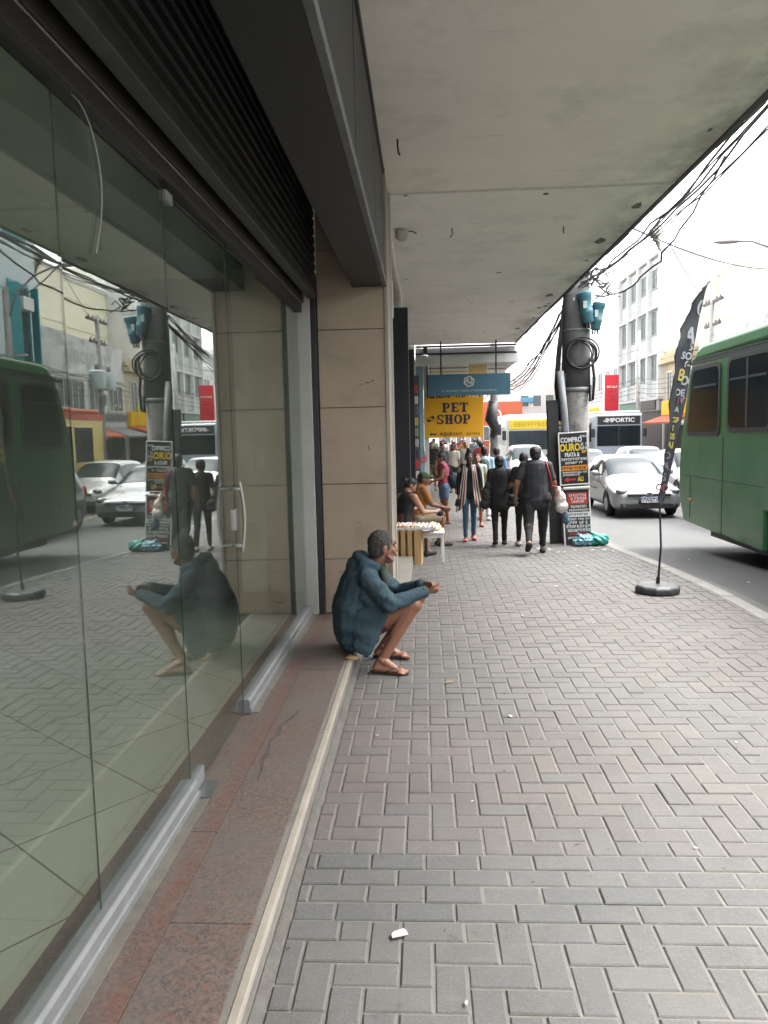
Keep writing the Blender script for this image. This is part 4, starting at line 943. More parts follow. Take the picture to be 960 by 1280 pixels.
def split_by_mat(me, names, mats, root):
    out = []
    for i, (nme, m) in enumerate(zip(names, mats)):
        bm = bmesh.new(); bm.from_mesh(me)
        bmesh.ops.delete(bm, geom=[f for f in bm.faces if f.material_index != i], context='FACES')
        if not bm.faces: bm.free(); continue
        n = bpy.data.meshes.new(nme); bm.to_mesh(n); bm.free(); n.materials.clear(); n.materials.append(m)
        for p in n.polygons: p.material_index = 0; p.use_smooth = True
        o = bpy.data.objects.new(nme, n); COL.objects.link(o); o.parent = root; out.append(o)
    return out
def car(name, label, x, y, rz, paint, L=3.9, W=1.66, Hh=1.45, van=False, cowl=.98, hood0=.72, group=None, plate='KVW6T1A', detail=True, sedan=False):
    """front of the car at local y=0, tail at y=L, wheels on z=0; rz turns it about its front"""
    e = tag(empty(name, (x, y, gz(y)-.125), rz), label, 'car', group)
    hw = W/2; fw, rw = .78, L-.72                        # wheel centres
    bz = hood0+.20                                        # hood height at the cowl
    st = []                                               # y, half width, sill z, belt z, top z, top half width, cabin?
    def S(y, w, sill, belt, top, tw, cab): st.append((y, w, sill, belt, top, tw, cab))
    hr = hood0
    S(.00, hw*.72, .28, .52, hr-.12, hw*.60, 0); S(.06, hw*.90, .21, .54, hr-.06, hw*.72, 0); S(.22, hw*.985, .20, .60, hr+.0, hw*.80, 0)
    S(fw-.38, hw*.99, .20, .63, hr+.04, hw*.82, 0); S(fw-.29, hw, .46, .66, hr+.06, hw*.83, 0); S(fw, hw*1.0, .66, .70, hr+.11, hw*.84, 0); S(fw+.29, hw, .46, .73, hr+.16, hw*.84, 0)
    S(fw+.37, hw*.995, .20, .75, bz, hw*.83, 0)
    c0 = cowl+.10 if not van else cowl-.08
    if c0 < fw+.40: c0 = fw+.42
    S(c0, hw*.99, .19, .80, bz+.03, hw*.80, 1)
    wl = .72 if not van else .55
    S(c0+wl*.5, hw*.99, .19, .86, bz+.03+(Hh-bz-.05)*.60, hw*.74, 1)
    S(c0+wl, hw*.99, .19, .88, Hh-.045, hw*.66, 1)
    S(c0+wl+.35, hw*.99, .19, .89, Hh, hw*.66, 1)
    S(c0+wl+.9, hw*.99, .19, .90, Hh, hw*.66, 1)
    rb = rw-.37
    S(max(rb, c0+wl+1.0), hw*.99, .20, .92, Hh-.01, hw*.66, 1)
    S(max(rb, c0+wl+1.0)+.09, hw, .46, .92, Hh-.015, hw*.655, 1); S(rw, hw, .66, .93, Hh-.035, hw*.65, 1); S(rw+.30, hw*.995, .46, .94, Hh-.07 if not sedan else 1.12, hw*.64, 1); S(rw+.39, hw*.98, .22, .94, Hh-.13 if not sedan else 1.0, hw*.63, 1)
    S(L-.10, hw*.93, .25, .92, (1.22 if not van else Hh-.2) if not sedan else .97, hw*.62, 0); S(L, hw*.82, .30, .80, .95, hw*.58, 0)
    mb = MB(); vs = []; K = 8
    for (yy, w, sill, belt, top, tw, cab) in st:
        vs += [(w*.6, yy, sill+.02), (w*.96, yy, sill), (w, yy, sill+(belt-sill)*.35), (w*.995, yy, belt-.05), (w*.965, yy, belt+.03), (tw+.02, yy, top-.05), (tw*.9, yy, top-.004), (0, yy, top+.012)]
    n = len(st)
    def mi(i, k, side):
        cab = st[i][6] and st[i+1][6]
        yy = (st[i][0]+st[i+1][0])/2
        if not cab: 
            if not sedan and st[i][6] and not st[i+1][6] and k in (5, 6): return 3
            return 0
        if k == 4 and st[i][0] >= c0+wl*.4: return 2 if side > 0 else 4
        if k in (5, 6) and yy < c0+wl: return 1
        return 0
    for side in (1, -1):
        o = len(mb.v); mb.v += [(side*a, b_, c_) for a, b_, c_ in vs]
        for i in range(n-1):
            for k in range(K-1):
                f = (o+i*K+k, o+i*K+k+1, o+(i+1)*K+k+1, o+(i+1)*K+k)
                mb.f.append(f if side < 0 else f[::-1]); mb.mi.append(mi(i, k, side))
        mb.f.append(tuple(o+k for k in range(K)) if side > 0 else tuple(o+k for k in range(K))[::-1]); mb.mi.append(0)
        mb.f.append(tuple(o+(n-1)*K+k for k in range(K)) if side < 0 else tuple(o+(n-1)*K+k for k in range(K))[::-1]); mb.mi.append(0)
    me = mb.mesh('raw'); bm = bmesh.new(); bm.from_mesh(me); bmesh.ops.remove_doubles(bm, verts=bm.verts, dist=.0005); bmesh.ops.recalc_face_normals(bm, faces=bm.faces); bm.to_mesh(me); bm.free()
    o = bpy.data.objects.new('raw', me); COL.objects.link(o); sm = o.modifiers.new('s', 'SUBSURF'); sm.levels = 2
    fin = bake(o); bpy.data.objects.remove(o)
    parts = split_by_mat(fin, ['body', 'windscreen', 'side_window', 'rear_window', 'side_window'], [paint, M_wind, M_side, M_side, M_side], e)
    P = lambda mb_, nme, m, par=e, **k: mb_.build(nme, m, par, **k)
    for sx in (1, -1):
        for wy in (fw, rw):
            t = P(MB().tube([(sx*(hw-.19), wy, .30), (sx*(hw-.17), wy, .30), (sx*(hw-.03), wy, .30), (sx*(hw-.005), wy, .30)], [.25, .295, .295, .26], 20), 'wheel', M_tyre, smooth='auto')
            P(MB().tube([(sx*(hw-.02), wy, .30), (sx*(hw+.002), wy, .30)], [.19, .16], 14).tube([(sx*(hw-.0), wy, .30), (sx*(hw+.008), wy, .30)], [.05, .04], 10), 'rim', M_rim, t, smooth='auto')
            pts = [(sx*(hw-.10), wy+.345*math.cos(a), .30+.345*math.sin(a)) for a in [math.pi*q/10-.1 for q in range(11)]]
            P(MB().tube(pts, .10, 8), 'wheel_arch', M_trim, e)
        mr = P(MB().ball((sx*(hw+.10), c0+.34, bz+.10), (.105, .055, .07)), 'mirror', paint if detail else M_trim, smooth=True)
        P(MB().box(sx*(hw-.06) if sx > 0 else sx*(hw+.04), sx*(hw+.04) if sx > 0 else sx*(hw-.06), c0+.31, c0+.35, bz+.04, bz+.08), 'mirror_arm', M_trim, mr)
        hl = MB(); 
        hl.ball((sx*hw*.70, .155, hr-.095), (.185, .12, .085), rot=Matrix.Rotation(R(-24*sx), 3, 'Z') @ Matrix.Rotation(R(-9*sx), 3, 'Y'))
        P(hl, 'headlight', M_lamp, smooth=True)
        P(MB().ball((sx*hw*.86, L-.09, .86), (.08, .07, .16)), 'tail_light', M_red, smooth=True)
        if detail: P(MB().box(sx*(hw+.0), sx*(hw+.006), c0+.55, c0+1.35, .60, .625), 'side_moulding', M_trim)
    fz = hr-.16
    P(MB().box(-.50, .50, -.022, .05, fz-.035, fz+.012), 'grille', M_trim, bevel=.01)
    P(MB().box(-.50, -.10, -.03, .03, fz+.013, fz+.028).box(.10, .50, -.03, .03, fz+.013, fz+.028).box(-.5, -.1, -.03, .03, fz-.05, fz-.037).box(.1, .5, -.03, .03, fz-.05, fz-.037), 'grille_bar', M_alu)
    em = P(MB().cyl((0, -.035, fz-.005), (0, .0, fz-.005), .068, n=18), 'emblem', M_trim)
    eb = MB(); n = 20
    for k in range(n):
        a0, a1 = 2*math.pi*k/n, 2*math.pi*(k+1)/n
        q = [(r*math.cos(a), -.041, fz-.005+r*math.sin(a)) for a, r in ((a0, .054), (a1, .054), (a1, .068), (a0, .068))]
        eb.add(q+[(p[0], -.035, p[2]) for p in q], [(0, 1, 2, 3), (0, 1, 5, 4), (2, 3, 7, 6)])
    if detail:
        for a, c in (((-.032, .042), (0, .004)), ((.032, .042), (0, .004)), ((-.046, .022), (-.024, -.042)), ((-.024, -.042), (0, -.004)), ((.046, .022), (.024, -.042)), ((.024, -.042), (0, -.004))):
            eb.tube([(a[0], -.038, fz-.005+a[1]), (c[0], -.038, fz-.005+c[1])], .006, 5)
    P(eb, 'emblem_badge', M_alu, em)
    P(MB().box(-hw*.80, hw*.80, -.014, .06, .235, .365), 'bumper_intake', M_trim, bevel=.02)
    if detail:
        for sx in (1, -1): P(MB().ball((sx*hw*.70, .03, .31), (.065, .05, .038)), 'fog_light', M_lamp, smooth=True)
    pl = P(MB().box(-.20, .20, -.055, -.02, .385, .515), 'number_plate', M_plate, bevel=.006)
    P(MB().box(-.197, .197, -.058, -.0552, .488, .513), 'plate_band', M_plateb, pl)
    if detail: merge_text([((plate, 't', .115, M_trim), dict(mtx=at(0, -.0565, .437), bold=.02, ext=.001))], 'plate_lettering', M_trim, pl)
    P(MB().tube([(-hw*.55, c0+.03, bz+.055), (-.02, c0+.09, bz+.085)], .010, 5).tube([(.05, c0+.04, bz+.06), (hw*.6, c0+.09, bz+.08)], .010, 5), 'wiper', M_trim)
    return e
M_silver = mat('car_silver', (.27, .275, .28), .34, metal=.35, coat=.6, nscale=2)
M_cwhite = mat('car_white', (.55, .56, .56), .3, coat=.8, nscale=2)
M_cdark = mat('car_dark', (.035, .036, .038), .3, coat=.9, nscale=2)
car('silver_hatchback', 'silver hatchback driving towards us behind the black flag, its front plate showing', 5.28, 18.35, R(0), M_silver)
car('white_hatchback', 'white hatchback in the next lane, between the flag and the green bus', 8.05, 21.6, R(0), M_cwhite, L=4.1, W=1.7, Hh=1.48)
car('dark_people_carrier', 'dark grey people carrier beside the bus, showing only in the shop glass', 7.12, 14.5, R(0), M_cdark, L=4.2, W=1.72, Hh=1.68, van=True, detail=False)
car('white_saloon', 'white saloon queuing behind the silver hatchback', 5.5, 24.6, R(0), M_cwhite, L=4.3, sedan=True, plate='LQB3C28')
car('pale_parked_car', 'pale car by the kerb beyond the woman in black, under the yellow topped bus', 4.15, 29.5, R(0), M_cwhite, L=4.2, Hh=1.55, detail=False)
car('white_estate', 'white car second in the far lane, right of the silver hatchback', 8.2, 27.2, R(0), M_cwhite, L=4.2, detail=False)
car('grey_far_car', 'grey car far down the street between the two distant buses', 6.4, 33.0, R(0), M_silver, L=4.1, detail=False)

# ---- the green bus alongside
M_bgreen = mat('bus_green', (.021, .138, .034), .38, (.018, .118, .029), nscale=.8, coat=.22, c3=(.034, .132, .046), n3scale=1.6, rvar=.08)
M_broof = mat('bus_green_roof', (.030, .17, .048), .4, nscale=1.)
M_bglass = mat('bus_glass', (.020, .027, .030), .13, (.008, .011, .012), nscale=.9, spec=.10)
bus = tag(empty('green_bus', (5.75, 8.0, -.3)), 'green city bus filling the right edge, dark side windows, rear end towards the flag', 'bus')
IBUS = Matrix.Translation(-Vector(bus.location)); bus.location.y += .25
def bp(mb, name, m, par=None, **k):
    o = mb.build(name, m, par or bus, **k)
    if par is None: o.matrix_parent_inverse = IBUS
    return o
BX0, BX1 = 4.5, 7.0
low = [(13.36, .13), (13.58, .55), (13.62, .95), (13.56, 1.45), (13.20, 2.60), (12.95, 2.90), (1.8, 3.06), (1.6, 2.5), (1.6, .12), (9.0, .03), (9.0, .02)]
low = [(13.36, .13), (13.58, .55), (13.62, .95), (13.56, 1.45), (13.18, 2.62), (13.02, 2.84), (1.75, 2.98), (1.6, 2.5), (1.6, .10), (8.95, .05), (8.95, .6), (10.15, .6), (10.15, .05)]
bp(MB().prism(low, 'x', BX0, BX1), 'body', M_bgreen, bevel=.035, segs=3, angle=30)
bp(MB().prism([(13.03, 2.842), (12.85, 3.00), (12.6, 3.06), (1.9, 3.16), (1.75, 2.983)], 'x', BX0+.005, BX1-.005), 'roof', M_broof, bevel=.05, segs=3)
bp(MB().box(BX0-.012, BX0+.02, 1.8, 13.0, 2.838, 2.862), 'drip_rail', mat('bus_green_dark', (.015, .05, .02), .5))
M_gask = mat('bus_gasket', (.02, .022, .024), .5)
def rrect(y0, y1, z0, z1, r, n=5, sk=0.):
    out = []
    for cy_, cz_, a0 in ((y1-r, z1-r, 0), (y0+r, z1-r, 90), (y0+r, z0+r, 180), (y1-r, z0+r, 270)):
        for k in range(n+1):
            a = R(a0+90*k/n); y, z = cy_+r*math.cos(a), cz_+r*math.sin(a); out.append((y-sk*(z-z0), z))
    return out
yy = 13.26; first = True
while yy > 3.0:
    w = 1.50; zb, zt = (1.60, 2.74) if first else (1.66, 2.77)
    sk = .16 if first else 0.
    fr = rrect(yy-w, yy-.02, zb, zt, .13)
    if first: fr = [(p[0]-(.20*(p[1]-zb) if p[0] > yy-.6 else 0), p[1]) for p in fr]
    f = bp(MB().prism(fr, 'x', BX0-.014, BX0+.01), 'window', M_gask, bevel=.004)
    ins = [(yy-w/2+(p[0]-(yy-w/2))*.90, (zb+zt)/2+(p[1]-(zb+zt)/2)*.88) for p in fr]
    bp(MB().prism(ins, 'x', BX0-.0155, BX0-.0145), 'pane', M_bglass, f)
    if not first: bp(MB().box(BX0-.020, BX0-.0158, yy-w/2-.03, yy-w/2+.03, zb+.08, zt-.08), 'window_bar', M_gask, f)
    bp(MB().box(BX0-.0195, BX0-.0158, yy-w+.14, yy-(.34 if first else .14), zt-.36, zt-.325), 'hopper_bar', M_gask, f)
    yy -= 1.74; first = False
bp(MB().box(BX0-.006, BX0+.01, 1.7, 13.28, 2.775, 2.835), 'window_band', M_gask)
bp(MB().box(BX0-.004, BX0+.01, 10.18, 13.45, .925, .934).box(BX0-.004, BX0+.01, 1.7, 8.9, .925, .934).box(BX0-.004, BX0+.01, 11.62, 11.630, .10, 1.58).box(BX0-.004, BX0+.01, 13.02, 13.03, .2, .92), 'panel_seam', mat('bus_seam', (.012, .03, .015), .6))
bp(MB().ball((BX0-.005, 13.0, .52), (.015, .05, .03)), 'marker_light', mat('amber_lens', (.65, .22, .02), .3), smooth=True)
for sx in (BX0+.02, BX1-.32):
    for wy in (9.55, 4.0):
        t = bp(MB().tube([(sx, wy, .33), (sx+.03, wy, .33), (sx+.27, wy, .33), (sx+.30, wy, .33)], [.42, .49, .49, .42], 26), 'wheel', M_tyre, smooth='auto'); t.location.z -= .0
        bp(MB().tube([(sx+.15, wy, .33), (sx-.01, wy, .33)], [.27, .24], 18), 'rim', M_rim, t, smooth='auto')
for o in bpy.data.objects:
    if o.parent == bus and o.name.startswith('wheel'): o.location.z = -.33
bp(MB().box(BX0+.35, BX1-.35, 2.5, 13.0, -.10, .12), 'underbody', M_trim)

# ---- buses further off
def far_bus(name, label, x, y, w, h, paint, top, sign, rz=0., L=10., lett=None, glass=M_wind, side_stripe=None):
    e = tag(empty(name, (x, y, gz(y)-.125), rz), label, 'bus'); P = lambda mb, nme, m, par=e, **k: mb.build(nme, m, par, **k)
    P(MB().box(-w/2, w/2, 0, L, .35, h), 'body', paint, bevel=.12, segs=3)
    P(MB().box(-w/2+.05, w/2-.05, .2, L-.1, h-.02, h+.14), 'roof', top, bevel=.06)
    ws = P(MB().box(-w/2+.10, w/2-.10, -.02, .05, 1.25, h-.62), 'windscreen', glass, bevel=.015)
    P(MB().box(-.03, .03, -.03, .0, 1.25, h-.62), 'divider', M_trim, ws)
    s = P(MB().box(-w/2+.12, w/2-.12, -.03, .04, h-.55, h-.12), 'destination_sign', sign, bevel=.01)
    if lett:
        merge_text([((lett, 't', .30, M_white), dict(mtx=at(0, -.034, h-.34), bold=.02, sx=1.1))], 'lettering', M_white, s)
    else:
        sc = MB(); scribble(sc, -w*.35, w*.35, h-.42, h-.24, -.03, int(y)); sc.build('lettering', mat('led_dim', (.34, .22, .01), .5), s)
    for sx in (1, -1):
        P(MB().ball((sx*(w/2-.3), .0, .85), (.16, .06, .10)), 'headlight', M_lamp, smooth=True)
        P(MB().box(sx*(w/2+.12)-.09, sx*(w/2+.12)+.09, -.12, -.02, 1.7, 2.15), 'mirror', M_trim, bevel=.03)
        for k in range(6):
            f = P(MB().box(sx*(w/2)-.006, sx*(w/2)+.006, .9+k*1.5, 2.2+k*1.5, 1.45, h-.45), 'side_window', M_bglass, bevel=.004)
        for wy in (1.9, L-2.6):
            t = P(MB().tube([(sx*(w/2-.30), wy, .46), (sx*(w/2+.01), wy, .46)], .46, 18), 'wheel', M_tyre, smooth='auto')
        if side_stripe: P(MB().box(sx*(w/2)-.004, sx*(w/2)+.009, .02, L-.1, h-.22, h-.02).box(sx*(w/2)-.004, sx*(w/2)+.009, .02, 1.0, .9, 1.3), 'stripe', side_stripe)
    P(MB().box(-w/2+.1, w/2-.1, -.02, .06, .4, .62), 'bumper', M_trim, bevel=.02)
    P(MB().box(-.2, .2, -.035, -.015, .66, .79), 'number_plate', M_plate)
    return e
far_bus('yellow_topped_bus', 'white bus with a bright yellow destination board, left of the utility pole far off', 5.0, 36.0, 2.35, 2.75, mat('bus_white', (.48, .49, .48), .4, coat=.4), mat('bus_white', (.48, .49, .48)), mat('led_yellow', (.62, .44, .015), .5))
far_bus('pale_bus_behind', 'second pale bus queuing behind the yellow topped bus', 7.35, 42.0, 2.4, 2.85, mat('bus_pale', (.42, .42, .39), .4, coat=.4), mat('bus_pale', (.6, .6, .56)), M_trim)
far_bus('dark_fronted_bus', 'grey bus with a black lettered header, right of the utility pole far off', 10.05, 40.5, 2.4, 2.9, mat('bus_grey', (.30, .33, .38), .4, coat=.3), mat('bus_pale', (.6, .6, .56)), M_trim, lett='-IMPORTIC', glass=M_bglass)
yb = far_bus('cream_bus', 'cream bus with red roof band in the far lane, mirrored in the shop glass', 10.0, 28.0, 2.4, 3.0, mat('bus_cream', (.66, .52, .16), .4, coat=.3), mat('bus_red', (.45, .07, .03), .5), M_trim, rz=R(180), L=9.5, side_stripe=mat('bus_red', (.45, .07, .03)))
yb.location.y = 25.6
# ================================================================ THINGS ON THE PAVEMENT
def child(o, par):
    """keep world coordinates while parented to an unrotated empty"""
    o.matrix_parent_inverse = Matrix.Translation(-Vector(par.location)); return o
# ---- feather flag
FY = 8.2
fl = tag(empty('feather_flag', (2.46, FY, 0)), 'tall black feather flag with faint coloured letters on a round black base near the kerb', 'flag')
Lf = [(2.928, 3.221), (2.865, 3.16), (2.802, 3.098), (2.709, 2.908), (2.64, 2.724), (2.594, 2.539), (2.567, 2.214), (2.532, 1.835), (2.501, 1.453), (2.445, 1.043), (2.455, 0.916)]
Rt = [(2.936, 3.221), (2.917, 3.174), (2.891, 3.087), (2.847, 2.864), (2.803, 2.607), (2.76, 2.339), (2.725, 2.029), (2.665, 1.7), (2.604, 1.41), (2.52, 0.991), (2.488, 0.898)]
def lerp_poly(P, t):
    k = t*(len(P)-1); i = min(int(k), len(P)-2); q = k-i; return (P[i][0]*(1-q)+P[i+1][0]*q, P[i][1]*(1-q)+P[i+1][1]*q)
NT, NW = 44, 9; vs = []
def fpt(t, w):
    a, b_ = lerp_poly(Lf, t), lerp_poly(Rt, t); u, v = a[0]*(1-w)+b_[0]*w, a[1]*(1-w)+b_[1]*w
    if 0 < t < 1 and w == 0: u += .011*math.sin(t*46)+.006*math.sin(t*91+1)
    dy = (w-.5)*.10+.018*math.sin(t*22+w*3)*(1-w)
    return Vector((u, FY+dy, v))
for i in range(NT+1):
    for j in range(NW+1): vs.append(fpt(i/NT, j/NW))
mb = MB(); mb.add(vs, [(i*(NW+1)+j, i*(NW+1)+j+1, (i+1)*(NW+1)+j+1, (i+1)*(NW+1)+j) for i in range(NT) for j in range(NW)])
M_flag = mat('flag_cloth', (.013, .017, .021), .65, (.02, .025, .03), nscale=6, bump=.05, bscale=300)
c = child(mb.build('banner', M_flag, fl, smooth=True), fl); sdm = c.modifiers.new('t', 'SOLIDIFY'); sdm.thickness = .004; sdm.offset = 0
pts = [(2.46, FY, .06), (2.487, FY, .5), (Rt[-1][0]-.012, FY+.02, Rt[-1][1])]+[fpt(t, 1.0)+Vector((.004, .008, 0)) for t in (.9, .75, .6, .45, .3, .15, .05, 0)]+[Vector((Rt[0][0]+.025, FY+.05, Rt[0][1]+.004))]
child(MB().tube(pts, [.012, .011, .010]+[.009]*6+[.007]*2+[.005], 8).build('pole', M_black, fl, smooth=True), fl)
M_fl = {'w': mat('flag_white', (.42, .44, .46), .7), 'y': mat('flag_gold', (.50, .42, .10), .7), 'r': mat('flag_red', (.28, .06, .07), .7), 'p': mat('flag_violet', (.24, .19, .26), .7)}
for col in 'wyrp':
    items = []
    for ch, u, v, sz, cc, rot in [('(', 2.843, 2.979, 0.152, 'w', 12), ('A', 2.748, 2.683, 0.214, 'w', 14), ('S', 2.771, 2.574, 0.117, 'w', 12), ('ASO', 2.688, 2.48, 0.103, 'w', 10), ('Y-', 2.727, 2.394, 0.09, 'w', 10), ('8', 2.665, 2.28, 0.172, 'y', 10), ('O', 2.706, 2.225, 0.131, 'w', 10), ('DE', 2.655, 2.103, 0.096, 'w', 8), ('J', 2.637, 2.025, 0.09, 'r', 8), ('V', 2.683, 2.024, 0.103, 'p', 8), ('A', 2.623, 1.931, 0.076, 'w', 8), ('GF', 2.608, 1.823, 0.076, 'y', 8), ('I', 2.58, 1.739, 0.076, 'y', 8), ('SS', 2.571, 1.655, 0.083, 'y', 8), ('AI', 2.553, 1.565, 0.09, 'y', 8), ('D', 2.531, 1.456, 0.096, 'p', 8), ('A', 2.519, 1.347, 0.103, 'p', 8), ('S', 2.502, 1.231, 0.117, 'p', 8), ('OD', 2.484, 1.121, 0.103, 'r', 8)]:
        if cc != col: continue
        t = min(range(200), key=lambda q: abs(lerp_poly(Lf, q/199)[1]*.5+lerp_poly(Rt, q/199)[1]*.5-v))/199
        a, b_ = lerp_poly(Lf, t), lerp_poly(Rt, t); w = (u-a[0])/max(b_[0]-a[0], .01); p = fpt(t, min(max(w, .02), .98))
        items.append(((ch, 'a', sz, M_fl[cc]), dict(mtx=Matrix.Translation((u, p.y-.012, v)) @ Matrix.Rotation(R(rot), 4, 'Y') @ FRONT, bold=.03, ext=.005, sx=.8)))
    o = merge_text(items, 'lettering', M_fl[col], fl); child(o, fl)
base = MB().lathe([(.20, 0), (.225, .008), (.228, .06), (.205, .085), (.10, .098), (.03, .100)], (2.46, FY, .001), 10, sx=1.05, sy=.95)
child(base.build('base', mat('flag_base', (.016, .018, .019), .5, (.06, .06, .058), nscale=7, namount=.5), fl, bevel=.012), fl)
child(MB().cyl((2.46, FY, .09), (2.463, FY, .17), .02, n=10).build('socket', M_black, fl), fl)

# ---- tall black panel and two gold-buyer boards by the pole
t = tag(MB().box(2.14, 2.34, 13.42, 13.50, gz(13.4), 2.26, rot=Matrix.Rotation(R(-1.5), 3, 'Y')).build('upright_signboard', M_black, bevel=.006), 'narrow black upright panel standing left of the gold buyer boards', 'panel')
MB().box(2.15, 2.33, 13.41, 13.419, .2, 2.2, rot=Matrix.Rotation(R(-1.5), 3, 'Y')).build('panel_face', mat('panel_face', (.022, .023, .025), .4), t)
M_bb = mat('board_black', (.012, .013, .015), .45); M_bw = mat('board_white', (.70, .70, .68), .5); M_by = mat('board_yellow', (.78, .55, .03), .5); M_bo = mat('board_orange', (.75, .28, .03), .5); M_br = mat('board_red', (.50, .03, .03), .5)
def board(name, label, x, y, z0, w, h, rot, fr):
    e = tag(empty(name, (x, y, z0)), label, 'sign'); e.rotation_euler = rot
    MB().box(-w/2, w/2, 0, .03, 0, h).build('board', M_bb, e, bevel=.004)
    f = MB(); 
    for a in ((-w/2-.015, -w/2+.008, 0, h), (w/2-.008, w/2+.015, 0, h)): f.box(a[0], a[1], -.004, .034, a[2], a[3])
    f.box(-w/2-.015, w/2+.015, -.005, .035, h, h+.02).box(-w/2-.015, w/2+.015, -.005, .035, -.02, 0)
    f.build('frame', fr, e, bevel=.003)
    return e
def lines(e, rows, w):
    by = {}
    for k, (kind, s, z, hh, col, x0, x1) in enumerate(rows):
        if kind == 'bar': MB().box(x0, x1, -.004, -.0005, z-hh/2, z+hh/2).build('colour_bar', col, e)
        elif kind == 't': by.setdefault(col.name, [col, [], None])[1].append(((s, 'a', hh*1.38, col), dict(mtx=at((x0+x1)/2, -.006, z), bold=.03, ext=.002, sx=s and min(1.3, (x1-x0)/(hh*1.38*.68*len(s))))))
        else:
            r = by.setdefault(col.name, [col, [], None])
            if r[2] is None: r[2] = MB()
            scribble(r[2], x0, x1, z-hh/2, z+hh/2, -.0045, k*7+len(by), .25)
    for col, items, mbx in by.values():
        if items: merge_text(items, 'lettering', col, e)
        if mbx is not None: mbx.build('small_lettering', col, e)
b1 = board('gold_buyer_board', 'black board lettered COMPRO OURO tied against the utility pole, the upper one of two', 2.555, 13.22, .83, .48, .86, (R(-1), R(-2.5), R(4)), M_bw)
lines(b1, [('t', 'COMPRO', .745, .085, M_bw, -.21, .14), ('s', '', .80, .035, M_bw, .12, .22), ('t', 'OURO', .615, .125, M_by, -.22, .10), ('s', '', .665, .05, M_bw, .13, .23), ('s', '', .60, .05, M_bw, .12, .22), ('s', '', .54, .045, M_by, .12, .22),
           ('t', 'PRATA &', .495, .07, M_bw, -.18, .12), ('s', '', .42, .045, M_bw, -.21, .21), ('s', '', .36, .04, M_bw, -.15, .15), ('bar', '', .27, .085, M_bo, -.22, .22), ('s', '', .27, .045, M_bb, -.21, .21), ('s', '', .195, .03, M_bw, -.2, .22),
           ('s', '', .155, .028, M_bw, -.2, .1), ('bar', '', .075, .03, M_br, -.12, .02), ('t', 'ALI', .075, .08, M_by, .03, .17)], .5)
ar = MB().prism([(-.18, .075), (-.11, .12), (-.11, .03)], 'y', -.005, -.0005).build('arrow', M_br, b1)
b2_ = board('ticket_buyer_board', 'black board with a red framed notice, lower of two at the pole', 2.60, 13.12, gz(13.1)+.0, .45, .96, (R(-7), R(-1.5), R(3)), M_bw)
lines(b2_, [('bar', '', .80, .20, M_br, -.15, .19), ('s', '', .855, .045, M_bw, -.12, .16), ('s', '', .80, .045, M_bw, -.12, .16), ('s', '', .745, .04, M_bw, -.08, .14), ('s', '', .66, .045, M_bw, -.1, .17), ('s', '', .60, .035, M_bw, -.13, .2), ('bar', '', .525, .085, M_bw, -.20, .22), ('s', '', .525, .04, M_bb, -.17, .18),
            ('s', '', .445, .035, M_bw, -.19, .2), ('s', '', .385, .05, M_bw, -.17, .2), ('s', '', .32, .05, M_bw, -.19, .2), ('s', '', .255, .05, M_bw, -.17, .2), ('s', '', .19, .04, M_br, -.15, .2), ('s', '', .13, .035, M_bw, -.17, .1)], .48)
MB().box(-.225, .235, -.06, -.006, .945, 1.0).build('top_roll', M_dirtywhite, b2_, bevel=.02)
# ---- rubbish bags
def crump(seed, a, f):
    r = np.random.default_rng(seed); K = r.normal(0, f, (7, 3)); ph = r.uniform(0, 6, 7)
    def d(co):
        s = np.zeros(len(co))
        for k in range(7): s += np.abs(np.sin(co @ K[k]+ph[k]))
        return a*(s/7-.6)*2
    return d
yb0 = gz(13.1)
for nme, lb, x, y, colr, sc in (('rubbish_bag', 'crumpled turquoise rubbish bag on the pavement at the pole foot', 2.90, 13.02, (.05, .42, .34), 1.0), ('rubbish_bag', 'pale blue rubbish bag slumped under the lower gold buyer board', 2.66, 12.98, (.20, .42, .50), .95)):
    m = mat('bag_plastic_%d' % int(x*10), tuple(v*.8 for v in colr), .42, tuple(v*.45 for v in colr), nscale=14, spec=.4)
    bb = MB().ball((x, y, yb0+.09), (.17*sc, .14, .10)).ball((x+.08, y+.02, yb0+.10), (.10, .10, .10)).ball((x-.09, y-.02, yb0+.07), (.11, .10, .07)).cap((x-.05, y, yb0+.14), (x-.10, y, yb0+.21), .045, .02)
    tag(blob(bb, nme, m, voxel=.012, smooth=2, disp=crump(int(x*10), .038, 34)), lb, 'rubbish bag')
# ---- litter
M_paper = mat('litter_paper', (.40, .40, .385), .7); M_leaf = mat('litter_brown', (.20, .15, .10), .9)
def litter(x, y, r, m, label, seed, name='litter_paper', group=None, cat='litter', rz=0):
    rr = random.Random(seed); n = 7; poly = []
    for k in range(n):
        a = 2*math.pi*k/n; q = r*rr.uniform(.55, 1.15); poly.append((q*math.cos(a)*1.3, q*math.sin(a)*.7))
    mb = MB(); top = [(p[0], p[1], .006+rr.uniform(0, .25*r)) for p in poly]; mb.add(top+[(0, 0, .010)], [(k, (k+1) % n, n) for k in range(n)])
    o = mb.build(name, m, loc=(x, y, gz(y)+.002)); o.rotation_euler = (0, 0, rz); s = o.modifiers.new('t', 'SOLIDIFY'); s.thickness = .0015
    return tag(o, label, cat, group)
litter(-.115, 2.52, .034, M_paper, 'torn white paper scrap on the near band of stretcher pavers', 1, rz=.6)
litter(.14, 5.25, .03, M_leaf, 'small dark twig like scrap on the pavers right of the seated man', 2, 'dry_leaf', rz=.3)
